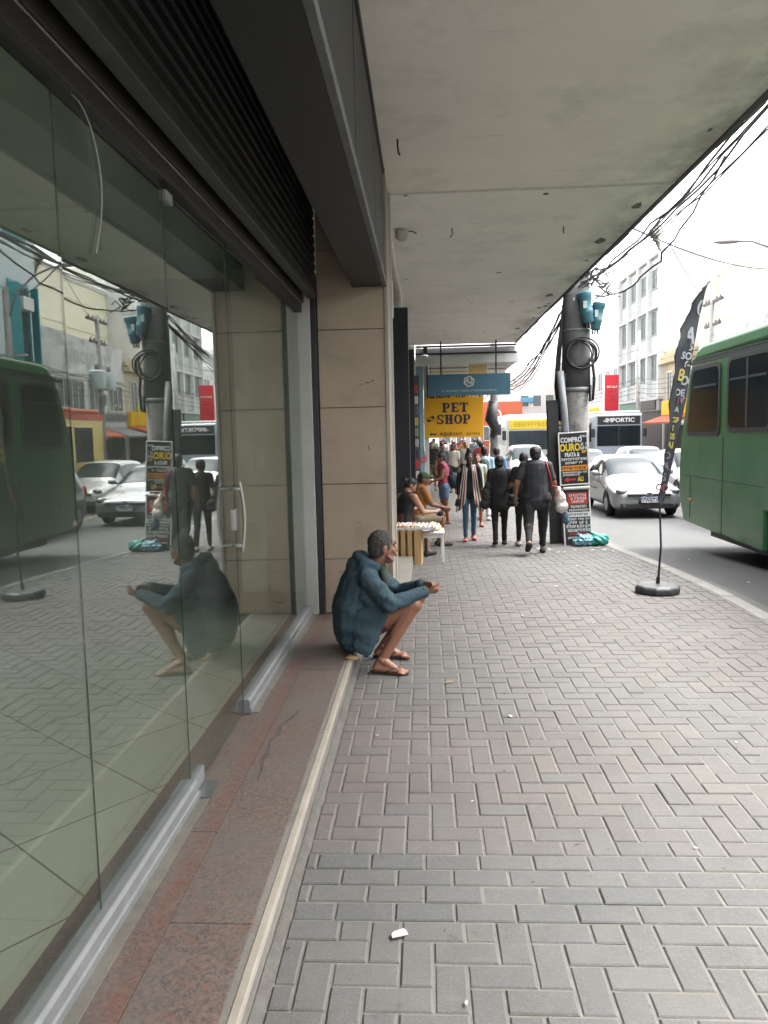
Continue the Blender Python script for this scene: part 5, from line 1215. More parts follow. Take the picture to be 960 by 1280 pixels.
for k in range(16):
    litter(2.05+rng.uniform(-.3, .95), 12.5+rng.uniform(-.5, .35), rng.uniform(.018, .05), M_paper if k % 3 else M_leaf, 'small pale or brown scrap of litter scattered before the pole foot', 10+k, 'litter_scrap', 'litter round the pole foot', rz=rng.uniform(0, 3))
for k, (x, y) in enumerate([(1.45, 8.6), (2.0, 10.2), (.9, 7.2), (3.9, 9.4), (4.0, 11.8), (.5, 4.6), (1.2, 11.2), (.2, 3.5), (1.7, 4.2), (2.3, 6.1), (.8, 5.8), (1.5, 6.9), (.35, 8.9), (2.7, 9.4), (.1, 2.2), (1.1, 3.1), (-.3, 4.3), (2.4, 4.9), (1.0, 9.6)]):
    o = litter(x, y, .022 if k < 7 else .009, M_paper, 'tiny white speck of litter on the open pavement or gutter', 40+k, 'litter_speck', 'specks of litter', rz=k)
    if x > 3.1: o.location.z -= .12
# ---- the street seller's crate, tray, table
M_wood = mat('crate_pine', (.50, .335, .165), .7, (.40, .25, .115), nscale=5, stretch=(9, 9, .8), bump=.1, bscale=20)
cz = gz(10.7); CX, CY = -.245, 10.72
cr = tag(empty('wooden_crate', (CX, CY, cz), R(-6)), 'pale slatted wooden crate stood on end under the white tray of sweets', 'crate')
for k in range(4): MB().box(-.18+k*.094, -.18+k*.094+.062, -.16, -.148, .0, .50).build('slat', M_wood, cr, bevel=.002)
for k in range(4): MB().box(-.18+k*.094, -.18+k*.094+.062, .148, .16, .0, .50).build('slat', M_wood, cr, bevel=.002)
for s in (-1, 1):
    for k in range(3): MB().box(s*.19-.006, s*.19+.006, -.14+k*.10, -.14+k*.10+.07, 0, .5).build('slat', M_wood, cr, bevel=.002)
for z in (0., .47): 
    MB().box(-.182, .182, -.147, .147, z, z+.028).build('end_board', M_wood, cr, bevel=.002)
for s in (-1, 1):
    for q in (-1, 1): MB().box(s*.168-.014, s*.168+.014, q*.132-.014, q*.132+.014, .03, .468).build('corner_post', M_wood, cr)
tz = cz+.502
tr = tag(empty('sweets_tray', (CX+.10, CY+.08, tz), R(-6)), 'wide white tray laid on the wooden crate, full of small wrapped sweets', 'tray')
MB().box(-.31, .31, -.24, .26, 0, .012).build('tray_floor', M_white, tr, bevel=.003)
trm = MB().box(-.32, .32, -.25, -.24, 0, .035).box(-.32, .32, .26, .27, 0, .035).box(-.32, -.31, -.24, .26, 0, .035).box(.31, .32, -.24, .26, 0, .035).build('tray_rim', M_white, tr)
M_sw = [mat('sweet_white', (.68, .64, .58), .5), mat('sweet_cream', (.62, .50, .36), .5), mat('sweet_orange', (.62, .18, .06), .5)]
sw = None
for i in range(10):
    for j in range(5):
        k = 2 if (i < 5 and j == 0 and rng.random() < .8) else (1 if rng.random() < .25 else 0)
        mb = MB().ball((0, 0, .022), (.026, .034, .022), n=8, m=6).cap((0, .03, .02), (0, .048, .024), .006, .012, n=6).cap((0, -.03, .02), (0, -.048, .024), .006, .012, n=6)
        p = Matrix.Rotation(R(-6), 3, 'Z') @ Vector((-.27+i*.06+rng.normal(0, .004), -.19+j*.095, .0125)); p += Vector(tr.location)
        o = mb.build('wrapped_sweet', M_sw[k], smooth=True, loc=p); o.rotation_euler = (rng.normal(0, .15), rng.normal(0, .15), rng.normal(0, .5))
        tag(o, ['small white wrapped sweet lying in the white tray', 'small cream wrapped sweet lying in the white tray', 'small orange wrapped sweet at the front of the white tray'][k], 'sweet', 'wrapped sweets in the tray')
tb = tag(empty('plastic_table', (.08, 11.05, gz(11))), 'low white plastic table beside the wooden crate', 'table')
MB().box(-.20, .19, -.22, .30, .415, .445).build('tabletop', M_white, tb, bevel=.012, segs=3)
for sx in (-1, 1):
    for sy in (-1, 1): MB().box(sx*.16-.022, sx*.16+.022, sy*.19+.02, sy*.19+.06, 0, .42).build('leg', M_white, tb, bevel=.006)
MB().box(-.18, .18, -.19, -.175, .36, .416).box(-.18, .18, .265, .28, .36, .416).build('apron', M_white, tb)
bg_ = MB().ball((.12, 11.0, gz(11)+.50), (.085, .08, .055)).ball((.17, 11.02, gz(11)+.49), (.06, .07, .045)).ball((.10, 10.98, gz(11)+.545), (.05, .05, .035))
tag(blob(bg_, 'snack_bag', mat('snack_bag', (.66, .58, .36), .35, (.60, .48, .16), nscale=16), voxel=.01, smooth=1, disp=crump(8, .014, 50)), 'clear bag of yellowish snacks on the white plastic table', 'bag')
ch = tag(empty('plastic_stool', (-.14, 11.72, gz(11.7))), 'dark stool under the seated sweets seller', 'stool')
MB().box(-.17, .17, -.17, .17, .36, .40).build('seat', M_trim, ch, bevel=.012)
for sx in (-1, 1):
    for sy in (-1, 1): MB().box(sx*.14-.018, sx*.14+.018, sy*.14-.018, sy*.14+.018, 0, .362).build('leg', M_trim, ch)
# ================================================================ PEOPLE
SK = {'brown': mat('skin_brown', (.23, .105, .062), .48, (.175, .075, .044), nscale=14, bump=.25, bscale=260, c3=(.27, .12, .075), n3scale=7), 'dark': mat('skin_dark', (.095, .045, .030), .5, (.075, .035, .024), nscale=9), 'tan': mat('skin_tan', (.36, .185, .12), .5, (.31, .15, .095), nscale=9)}
M_hair = mat('hair_black', (.010, .009, .009), .6, bump=.6, bscale=140); M_eye_w = mat('eye_white', (.30, .27, .24), .3); M_eye_d = mat('eye_dark', (.012, .008, .006), .2)
M_lip = mat('lip', (.17, .06, .05), .5)
def cloth(name, c, rough=.85, **k): return mat(name, c, rough, tuple(v*.75 for v in c), nscale=5, bump=.35, bscale=260, **k)
def folds(seed, a=.006, f=16.):
    r = np.random.default_rng(seed); K = r.normal(0, f, (6, 3)); ph = r.uniform(0, 6, 6)
    def d(co):
        s = np.zeros(len(co))
        for k in range(6): s += np.sin(co @ K[k]+ph[k]+1.5*np.sin(co @ K[(k+2) % 6]*.5))
        return a*s/3
    return d
def skeleton(x, y, z, yaw, h, lean=0., legs=((12, 6), (-12, 14)), arms=((8, 10, 15), (-6, 10, 20)), w=1., head=(0, 0), hipw=.085):
    """joints of a standing or walking person; yaw 0 faces +y; legs (thigh swing, knee bend), arms (swing, out, elbow) as right, left"""
    s = h/1.65; J = {'s': s, 'w': w}
    F = Vector((-math.sin(R(yaw)), math.cos(R(yaw)), 0)); U = Vector((0, 0, 1)); Rt_ = F.cross(U)
    Th, Ca = .40*s, .385*s
    J['F'], J['R'] = F, Rt_
    down = []
    def rot(v, a): return v*math.cos(R(a))+0*v
    def sw(a): return (F*math.sin(R(a))-U*math.cos(R(a)))
    low = 0
    for nm, sg, (a, kb) in (('r', 1, legs[0]), ('l', -1, legs[1])):
        hip = Rt_*(sg*hipw*s*w); kn = hip+sw(a)*Th; an = kn+sw(a-kb)*Ca; pitch = max(0, kb-a-10)*.8 if a < 0 else (-max(0, a-8)*.6)
        tv = (F*math.cos(R(pitch))-U*math.sin(R(pitch))); J['hip'+nm], J['kn'+nm], J['an'+nm] = hip, kn, an
        J['heel'+nm] = an-tv*.045*s-U*.055*s*math.cos(R(pitch))-F*.03*s*math.sin(R(pitch)); J['toe'+nm] = J['heel'+nm]+tv*.205*s+Rt_*sg*.02
        low = min(low, (J['heel'+nm]-U*.03*s).z, (J['toe'+nm]-U*.022*s).z)
    up_ = (U*math.cos(R(lean))+F*math.sin(R(lean)))
    J['up'] = up_; J['pel'] = U*.03*s; J['che'] = J['pel']+up_*.36*s; J['nk'] = J['pel']+up_*.51*s+F*.0
    J['hd'] = J['nk']+(up_*.8+U*.2)*.125*s+F*.022*s
    for nm, sg, (a, ou, el) in (('r', 1, arms[0]), ('l', -1, arms[1])):
        sh = J['pel']+up_*.455*s+Rt_*(sg*.155*s*(w*.45+.55)); d1 = (sw(a)+Rt_*sg*math.tan(R(ou))).normalized(); J['sh'+nm] = sh
        J['el'+nm] = sh+d1*.27*s; d2 = (sw(a+el)+Rt_*sg*math.tan(R(ou*.3))).normalized(); J['wr'+nm] = J['el'+nm]+d2*.235*s; J['hdir'+nm] = d2
    off = Vector((x, y, z-low))
    for k, v in list(J.items()):
        if isinstance(v, Vector) and k not in ('F', 'R', 'up', 'hdirr', 'hdirl'): J[k] = v+off
    hy, hp = R(yaw+head[0]), R(head[1])
    J['hf'] = Vector((-math.sin(hy)*math.cos(hp), math.cos(hy)*math.cos(hp), math.sin(hp)))
    return J
def head_frame(J):
    f = J['hf']; r = f.cross(Vector((0, 0, 1))).normalized(); u = r.cross(f); return f, r, u
def add_head(mb, J, k=1.):
    s = J['s']*k; c = J['hd']; f, r, u = head_frame(J); q = Matrix((r, f, u)).transposed()
    B = lambda a, b_, c_, rad: mb.ball(c+(r*a+f*b_+u*c_)*s, [v*s for v in rad], rot=q)
    B(0, -.010, .030, (.072, .092, .084)); B(0, .030, -.020, (.060, .062, .088)); B(0, .040, -.070, (.046, .045, .045)); B(0, .068, -.092, (.024, .020, .020))
    P = lambda a, b_, r0, r1, **kk: mb.cap(c+(r*a[0]+f*a[1]+u*a[2])*s, c+(r*b_[0]+f*b_[1]+u*b_[2])*s, r0*s, r1*s, **kk)
    P((0, .084, .018), (0, .106, -.022), .009, .014); P((-.013, .092, -.026), (.013, .092, -.026), .010, .010)
    P((-.045, .074, .028), (-.014, .086, .026), .010, .011); P((.045, .074, .028), (.014, .086, .026), .010, .011)
    P((-.020, .088, -.054), (.020, .088, -.054), .009, .009); P((-.046, .062, -.018), (-.036, .070, -.03), .018, .016); P((.046, .062, -.018), (.036, .070, -.03), .018, .016)
    for sg in (-1, 1): B(sg*.074, -.012, -.008, (.012, .022, .034))
    mb.cap(J['nk']-J['up']*.06*s, c-u*.055*s-f*.012*s, .054*s, .050*s)
def add_hand(mb, wr, d, palm_n, s, curl=25, thumb_side=1):
    """palm and five separate fingers; d points along the hand, palm_n out of the palm"""
    d = d.normalized(); n = (palm_n-d*palm_n.dot(d)).normalized(); t = d.cross(n)*thumb_side
    mb.cap(wr, wr+d*.03*s, .024*s, .026*s, side=t, sx=1.1, sy=.75); mb.cap(wr+d*.025*s, wr+d*.075*s, .030*s, .034*s, side=t, sx=1.15, sy=.48)
    for k, (o, L) in enumerate(((.030, .068), (.010, .076), (-.010, .072), (-.029, .056))):
        p = wr+d*.078*s+t*o*s; a = curl
        for seg in range(3):
            v = d*math.cos(R(a))+n*math.sin(R(a)); q = p+v*(L*s*(.46, .31, .23)[seg]); mb.cap(p, q, (.0098-.001*seg)*s, (.0090-.001*seg)*s, n=8); p = q; a += curl*.9
    p = wr+d*.03*s+t*.026*s; v = (d*.72+t*.62+n*.28).normalized(); q = p+v*.042*s; mb.cap(p, q, .0135*s, .0115*s, n=8); v = (d*.9+t*.15+n*.35).normalized(); mb.cap(q, q+v*.034*s, .011*s, .009*s, n=8)
def add_body(mb, J, bare=1., thin=1., hands=True, curl=22, legs_on=False):
    s, w = J['s'], J['w']; g = s*(w*.8+.2)
    side = J['R']; lt = .80 if legs_on else 1.
    mb.cap(J['pel'], J['pel']+J['up']*.16*s, .118*g*thin, .105*g*thin, side=side, sx=1.22, sy=.85)
    mb.cap(J['pel']+J['up']*.14*s, J['che']+J['up']*.05*s, .105*g*thin, .11*g*thin, side=side, sx=1.2, sy=.85)
    mb.cap(J['shr'], J['shl'], .052*g, .052*g); mb.cap(J['che']+J['up']*.06*s, J['nk'], .075*s, .050*s, side=side, sx=1.3)
    for n in 'rl':
        mb.cap(J['sh'+n], J['el'+n], .047*g, .038*g); mb.cap(J['el'+n], J['wr'+n], .039*g, .025*s)
        if hands: add_hand(mb, J['wr'+n], J.get('hdir'+n, J['wr'+n]-J['el'+n]), J.get('palm'+n, (J['R'] if n == 'l' else -J['R'])), s, curl, J.get('ts'+n, -1 if n == 'r' else 1))
        mb.cap(J['hip'+n], J['kn'+n], .082*g*lt, .054*g*lt); mb.cap(J['kn'+n], J['an'+n], .053*g*lt, .036*s)
        b = (J['an'+n]-J['kn'+n]); m = J['kn'+n]+b*.30-J['F']*.018*s; mb.ball(m, (.047*g*lt, .047*g*lt, .085*s))
        mb.cap(J['an'+n], J['heel'+n], .034*s, .030*s); mb.cap(J['heel'+n]+J['F']*.03*s, J['toe'+n], .031*s, .024*s, side=J['R'], sx=1.35, sy=.9)
        mb.cap(J['an'+n], J['heel'+n].lerp(J['toe'+n], .55), .034*s, .026*s)
def garment_top(J, loose=1.15, hem=.0, sleeve=.5, flare=1., neck=True):
    mb = MB(); s, w = J['s'], J['w']; g = s*(w*.8+.2)*loose; side = J['R']; up = J['up']
    mb.cap(J['pel']-Vector((0, 0, 1))*hem*s, J['pel']+up*.15*s, .122*g*flare, .110*g, side=side, sx=1.28, sy=.9)
    mb.cap(J['pel']+up*.12*s, J['che']+up*.055*s, .110*g, .114*g, side=side, sx=1.24, sy=.9)
    if sleeve > 0: mb.cap(J['shr'], J['shl'], .058*g, .058*g); mb.cap(J['che']+up*.05*s, J['nk']-up*.02*s, .085*s*loose, .052*s*loose, side=side, sx=1.4)
    else:
        for q_ in (-1, 1): mb.cap(J['che']+up*.03*s+J['F']*.09*s+side*(q_*.07*s), J['nk']-up*.05*s+side*(q_*.085*s), .022*s, .018*s); mb.cap(J['nk']-up*.05*s+side*(q_*.085*s), J['che']+up*.02*s-J['F']*.09*s+side*(q_*.07*s), .018*s, .022*s)
    for n in 'rl':
        if sleeve <= 0: continue
        e = J['sh'+n].lerp(J['el'+n], min(1, sleeve)); mb.cap(J['sh'+n], e, .056*g, .047*g)
        if sleeve > 1: mb.cap(J['el'+n], J['el'+n].lerp(J['wr'+n], sleeve-1), .047*g, .034*s*loose)
    return mb
def garment_legs(J, loose=1.12, length=1.9):
    mb = MB(); s, w = J['s'], J['w']; g = s*(w*.8+.2)*loose; side = J['R']
    mb.cap(J['pel']-Vector((0, 0, .02))*s, J['pel']+J['up']*.10*s, .120*g, .108*g, side=side, sx=1.26, sy=.95)
    mb.cap(J['hipr'], J['hipl'], .098*g, .098*g)
    for n in 'rl':
        e = J['hip'+n].lerp(J['kn'+n], min(1, length)); mb.cap(J['hip'+n], e, .088*g, .060*g if length >= 1 else .078*g)
        if length > 1: mb.cap(J['kn'+n], J['kn'+n].lerp(J['an'+n], length-1), .060*g, .044*s*loose); mb.ball(J['kn'+n].lerp(J['an'+n], .3)-J['F']*.016*s, (.053*g, .053*g, .08*s))
    return mb
def garment_shoe(J, n, hi=.0, k=1.15):
    mb = MB(); s = J['s']; side = J['R']
    mb.cap(J['heel'+n], J['toe'+n], .036*s*k, .029*s*k, side=side, sx=1.25, sy=.9); mb.cap(J['an'+n]-Vector((0, 0, .03))*s, J['heel'+n], .036*s*k, .035*s*k); mb.cap(J['an'+n]-Vector((0, 0, .03))*s, J['heel'+n].lerp(J['toe'+n], .5), .036*s*k, .028*s*k)
    if hi: mb.cap(J['an'+n], J['an'+n].lerp(J['kn'+n], hi), .042*s*k, .045*s*k)
    return mb
def garment_hair(J, style):
    mb = MB(); s = J['s']; c = J['hd']; f, r, u = head_frame(J); q = Matrix((r, f, u)).transposed()
    B = lambda a, b_, c_, rad: mb.ball(c+(r*a+f*b_+u*c_)*s, [v*s for v in rad], rot=q)
    B(0, -.020, .038, (.079, .094, .085)); B(0, -.045, -.005, (.070, .066, .070))
    if style == 'bun': B(0, -.025, .145, (.052, .055, .05)); B(0, -.02, .105, (.058, .062, .05))
    if style == 'tied': B(0, -.115, .02, (.045, .045, .05)); B(0, -.13, -.04, (.028, .03, .07))
    if style == 'afro': B(0, -.025, .035, (.098, .108, .102))
    if style == 'round': B(0, -.02, .03, (.088, .100, .095)); B(0, -.05, -.03, (.078, .065, .07))
    if style == 'long': B(0, -.06, -.05, (.080, .055, .10)); B(0, -.075, -.12, (.065, .04, .08))
    return mb
def person(label, J, skin, top=None, legs=None, shoes=None, hair=('short', M_hair), voxel=.012, bare=1., eyes=True, group=None, curl=22, body_hook=None):
    mb = MB(); add_body(mb, J, curl=curl, legs_on=bool(legs and legs[1].get('length', 1.9) > 1.5)); add_head(mb, J)
    if body_hook: body_hook(mb, J)
    p = blob(mb, 'person', SK[skin], voxel=voxel, smooth=3); tag(p, label, 'person', group)
    if top: blob(garment_top(J, **top[1]), top[2] if len(top) > 2 else 'shirt', top[0], p, voxel, 4, folds(len(label), .006))
    if legs: blob(garment_legs(J, **legs[1]), legs[2] if len(legs) > 2 else 'trousers', legs[0], p, voxel, 4, folds(len(label)+1, .005))
    if shoes:
        for n in 'rl': blob(garment_shoe(J, n, **(shoes[1] if len(shoes) > 1 else {})), 'shoe', shoes[0], p, voxel*.8, 2)
    if hair: blob(garment_hair(J, hair[0]), 'hair', hair[1], p, voxel*.8, 2, folds(3, .003, 60))
    if eyes:
        s = J['s']; c = J['hd']; f, r, u = head_frame(J)
        for sg in (-1, 1):
            e = MB().ball(c+(r*sg*.030+f*.083+u*.012)*s, .011*s, n=8, m=6).build('eye', M_eye_d, p, smooth=True)
        MB().cap(c+(r*-.022+f*.096-u*.054)*s, c+(r*.022+f*.096-u*.054)*s, .007*s, .007*s, n=8).build('lips', M_lip, p, smooth=True)
    return p
def shell(fn, nu, nv, th=.006):
    mb = MB(); vs = [fn(i/nu, j/nv) for i in range(nu+1) for j in range(nv+1)]
    mb.add(vs, [(i*(nv+1)+j, i*(nv+1)+j+1, (i+1)*(nv+1)+j+1, (i+1)*(nv+1)+j) for i in range(nu) for j in range(nv)]); return mb
def soft_bag(name, label, pts, m, cat='bag', voxel=.012, straps=(), strapm=None, seed=1, amp=.012):
    mb = MB()
    for c_, r_ in pts: mb.ball(c_, r_)
    o = blob(mb, name, m, voxel=voxel, smooth=2, disp=crump(seed, amp, 22)); tag(o, label, cat)
    for st_ in straps: MB().tube(st_, .011, 6).build('strap', strapm or m, o, smooth=True)
    return o

# ---------------- the man sitting on the step
def seated_man():
    V = Vector; J = {'s': 1.07, 'w': 1.0, 'F': V((1, 0, 0)), 'R': V((0, -1, 0)), 'up': V((.42, 0, .91)).normalized()}
    J.update(hipr=V((-.52, 5.62, .26)), hipl=V((-.52, 5.80, .26)), knr=V((-.105, 5.55, .485)), knl=V((-.075, 5.86, .48)), anr=V((-.335, 5.50, .095)), anl=V((-.345, 5.88, .095)),
             heelr=V((-.375, 5.49, .040)), heell=V((-.385, 5.88, .042)), toer=V((-.165, 5.44, .030)), toel=V((-.155, 5.85, .032)))
    J['pel'] = V((-.52, 5.71, .29)); J['che'] = V((-.475, 5.71, .60)); J['nk'] = V((-.395, 5.70, .775)); J['hd'] = V((-.325, 5.68, .905))
    J['shr'] = V((-.43, 5.53, .695)); J['shl'] = V((-.43, 5.88, .70)); J['elr'] = V((-.262, 5.45, .525)); J['ell'] = V((-.23, 5.90, .52)); J['wrr'] = V((-.01, 5.575, .585)); J['wrl'] = V((-.03, 5.72, .615))
    J['hdirr'] = V((.92, .32, .05)).normalized(); J['hdirl'] = V((.9, -.42, -.02)).normalized(); J['palmr'] = V((0, .6, .8)); J['palml'] = V((0, -.75, -.66)); J['tsr'] = 1; J['tsl'] = 1
    J['hf'] = V((.90, .42, -.05)).normalized()
    return J
J = seated_man(); s = J['s']
mb = MB(); add_head(mb, J, .98)
side = V_ = Vector((0, 1, 0))
mb.cap(J['pel'], J['che'], .11, .11, side=side, sx=1.2); mb.cap(J['che'], J['nk'], .09, .055, side=side, sx=1.4); mb.cap(J['shr'], J['shl'], .05, .05)
for n in 'rl':
    mb.cap(J['sh'+n], J['el'+n], .045, .04); mb.cap(J['el'+n], J['wr'+n], .04, .027); add_hand(mb, J['wr'+n], J['hdir'+n], J['palm'+n], 1.0, 32 if n == 'r' else 38, J['ts'+n])
    mb.cap(J['hip'+n], J['kn'+n], .085, .060); mb.cap(J['kn'+n], J['an'+n], .056, .037); mb.ball(J['kn'+n]+Vector((.012, 0, .008)), (.060, .057, .060))
    d = J['an'+n]-J['kn'+n]; mb.cap(J['kn'+n]+d*.12+Vector((-.025, 0, 0)), J['kn'+n]+d*.55+Vector((-.012, 0, 0)), .050, .042)
    mb.cap(J['an'+n], J['heel'+n], .037, .036); mb.cap(J['an'+n], J['heel'+n].lerp(J['toe'+n], .62)+Vector((0, 0, .012)), .036, .026, side=V_, sx=1.25); mb.cap(J['heel'+n], J['toe'+n]-Vector((.03, 0, 0)), .034, .026, side=V_, sx=1.35, sy=.85)
    mb.ball(J['an'+n]+Vector((0, -.035, 0)), .016); mb.ball(J['an'+n]+Vector((0, .035, 0)), .016)
    for k, (o, L, r_) in enumerate(((-.038, .058, .0135), (-.016, .054, .010), (.002, .048, .0095), (.018, .042, .009), (.033, .034, .0085))):
        oo = o if n == 'l' else -o; a = J['toe'+n]+Vector((-.045, oo, -.004)); mb.cap(a, a+Vector((L, oo*.15, -.009)), r_, r_*.9, n=8)
man = blob(mb, 'person', SK['brown'], voxel=.0052, smooth=4)
tag(man, 'grey haired man in a blue hooded jacket sitting on the step with clasped hands', 'person')
f, r, u = head_frame(J); c = J['hd']; q = Matrix((r, f, u)).transposed()
# hair, grey at the sides, and stubble
M_greyh = mat('hair_greying', (.010, .009, .009), .75, (.11, .105, .10), nscale=150, namount=.9, bump=1., bscale=260)
hm = MB(); Bh = lambda m_, a, b_, c_, rad: m_.ball(c+(r*a+f*b_+u*c_)*s, [v*s for v in rad], rot=q)
Bh(hm, 0, -.018, .036, (.0775, .093, .087)); Bh(hm, 0, -.040, -.010, (.070, .066, .072))
for sg in (-1, 1): Bh(hm, sg*.060, .012, .012, (.015, .026, .032))
blob(hm, 'hair', M_greyh, man, .006, 2, lambda co: folds(5, .0026, 150)(co)+folds(6, .0016, 300)(co))
M_stub = mat('stubble_grey', (.20, .125, .09), .8, (.15, .078, .052), nscale=160, namount=.9)
bm2 = MB(); Bh(bm2, 0, .0665, -.091, (.027, .023, .022)); Bh(bm2, 0, .042, -.078, (.047, .044, .036))
bm2.cap(c+(r*-.022+f*.094-u*.041)*s, c+(r*.022+f*.094-u*.041)*s, .007*s, .007*s, n=8)
for sg in (-1, 1): bm2.cap(c+(r*sg*.056+f*.022-u*.055)*s, c+(r*sg*.036+f*.058-u*.085)*s, .014*s, .016*s)
blob(bm2, 'stubble', M_stub, man, .005, 2)
MB().cap(c+(r*-.022+f*.0985-u*.0555)*s, c+(r*.022+f*.0985-u*.0555)*s, .0065*s, .0065*s, n=8).build('lips', M_lip, man, smooth=True)
for sg in (-1, 1):
    e = MB().ball(c+(r*sg*.030+f*.0815+u*.010)*s, .0125*s, n=10, m=8).build('eye', M_eye_w, man, smooth=True); MB().ball(c+(r*sg*.030+f*.090+u*.010)*s, .0062*s, n=8, m=6).build('iris', M_eye_d, e, smooth=True)
    MB().cap(c+(r*sg*.048+f*.078+u*.032)*s, c+(r*sg*.016+f*.0945+u*.034)*s, .0055*s, .0065*s, n=8).build('eyebrow', M_greyh, man, smooth=True)
# hooded jacket
M_hood = mat('hoodie_blue', (.034, .066, .086), .9, (.026, .052, .068), nscale=3.5, namount=.7, bump=.5, bscale=330, c3=(.042, .078, .098), n3scale=2.5)
hb = MB()
hb.cap((-.56, 5.71, .275), (-.56, 5.71, .46), .158, .170, side=V_, sx=1.30, sy=.98); hb.cap((-.56, 5.71, .44), (-.50, 5.71, .63), .170, .158, side=V_, sx=1.28, sy=.98)
hb.cap((-.50, 5.71, .62), (-.435, 5.705, .745), .150, .10, side=V_, sx=1.3); hb.cap(J['shr'], J['shl'], .075, .075)
hb.cap((-.545, 5.71, .27), (-.50, 5.71, .205), .145, .105, side=V_, sx=1.42, sy=1.0)
hb.cap((-.43, 5.515, .40), (-.47, 5.495, .185), .085, .05, side=(1, 0, 0), sx=1.5, sy=.55); hb.cap((-.37, 5.52, .47), (-.45, 5.495, .26), .07, .06, side=(1, 0, 0), sx=1.4, sy=.6)
hb.cap((-.40, 5.885, .33), (-.46, 5.905, .21), .055, .035, side=(1, 0, 0), sx=1.5, sy=.6)
for n in 'rl':
    hb.cap(J['sh'+n], J['el'+n], .080, .066); hb.cap(J['el'+n], J['el'+n].lerp(J['wr'+n], .90), .062, .047); hb.ball(J['el'+n]+Vector((-.010, 0, -.008)), .064)
    hb.cap(J['el'+n].lerp(J['wr'+n], .82), J['el'+n].lerp(J['wr'+n], .97), .045, .040)
    hb.cap(J['el'+n].lerp(J['wr'+n], .80)+Vector((0, 0, .0)), J['el'+n].lerp(J['wr'+n], .84), .047, .047)
hb.cap((-.45, 5.545, .58), (-.36, 5.54, .47), .065, .06); hb.cap((-.45, 5.875, .58), (-.36, 5.88, .47), .06, .055); hb.cap((-.40, 5.71, .56), (-.37, 5.71, .42), .10, .10, side=V_, sx=1.5)
# hood bunched behind the neck
for k in range(9):
    a = R(-125+k*31.25); p0 = Vector((-.418+.094*math.cos(math.pi+a)*1.0-.01, 5.70+.105*math.sin(math.pi+a), .800+.045*math.cos(a))); a2 = R(-125+(k+1)*31.25); p1 = Vector((-.418+.094*math.cos(math.pi+a2)-.01, 5.70+.105*math.sin(math.pi+a2), .800+.045*math.cos(a2)))
    if k < 8: hb.cap(p0, p1, .037, .037)
hb.cap((-.485, 5.70, .835), (-.53, 5.70, .76), .050, .070, side=V_, sx=1.6); hb.cap((-.455, 5.60, .80), (-.50, 5.63, .72), .05, .06); hb.cap((-.455, 5.80, .80), (-.50, 5.77, .72), .05, .06); hb.cap((-.44, 5.50, .24), (-.452, 5.487, .125), .04, .014, side=(1, 0, 0), sx=1.6, sy=.6); hb.cap((-.535, 5.70, .77), (-.54, 5.70, .68), .07, .06, side=V_, sx=1.4)
def man_folds(co):
    d = folds(9, .0045, 9)(co)+folds(4, .0014, 26)(co)+folds(14, .0018, 70)(co)
    x, y, z = co[:, 0], co[:, 1], co[:, 2]
    for (px, pz, ax, az, wv, am, n_) in ((-.27, .55, .5, 1, 75, .0045, .09), (-.38, .62, .6, -1, 60, .008, .13), (-.50, .40, .3, 1, 42, .008, .15), (-.55, .26, .15, 1, 55, .009, .10)):
        q_ = np.exp(-((x-px)**2+(z-pz)**2)/(n_**2)); d += am*q_*np.sin(wv*(ax*x+az*z)+y*14)
    return d
jac = blob(hb, 'hooded_jacket', M_hood, man, .0075, 4, man_folds)
M_ribb = mat('hoodie_rib', (.028, .058, .072), .9, bump=.6, bscale=200)
ribs = MB(); n = 26; pts = []
for k in range(n+1):
    a = 2*math.pi*k/n; pts.append((-.515+.135*math.cos(a)*1.0, 5.71+.200*math.sin(a), .172+.025*max(0, math.cos(a))))
blob(ribs.tube(pts, .020, 8, caps=False), 'waistband', M_ribb, jac, .008, 1)
for n_ in 'rl':
    w_, e_ = J['wr'+n_], J['el'+n_]; dd = (w_-e_).normalized(); MB().tube([w_-dd*.030, w_-dd*.012, w_+dd*.010, w_+dd*.016], [.045, .044, .040, .034], 16).build('cuff', M_ribb, jac, smooth=True)
pk = MB().tube([(-.50, 5.495, .42), (-.47, 5.485, .36), (-.44, 5.490, .31)], .006, 6); pk.build('pocket_seam', M_ribb, jac, smooth=True)
MB().tube([(-.325, 5.66, .765), (-.305, 5.655, .68), (-.315, 5.652, .61)], .0045, 6).build('drawstring', M_ribb, jac, smooth=True)
MB().cap((-.345, 5.70, .80), (-.31, 5.70, .66), .045, .07, side=V_, sx=1.3, sy=.6).build('inner_shirt', mat('inner_shirt_green', (.03, .045, .035), .9), man, smooth=True)
# red shorts
sm_ = MB().cap((-.52, 5.71, .26), (-.5, 5.71, .32), .13, .12, side=V_, sx=1.3)
for n_ in 'rl': sm_.cap(J['hip'+n_], J['hip'+n_].lerp(J['kn'+n_], .40), .088, .082); sm_.cap(J['hip'+n_].lerp(J['kn'+n_], .3), J['hip'+n_].lerp(J['kn'+n_], .36)+Vector((-.02, 0, -.12)), .06, .03, side=V_, sx=1.0)
blob(sm_, 'shorts', cloth('shorts_red', (.115, .018, .028)), man, .008, 3, folds(12, .005, 25))
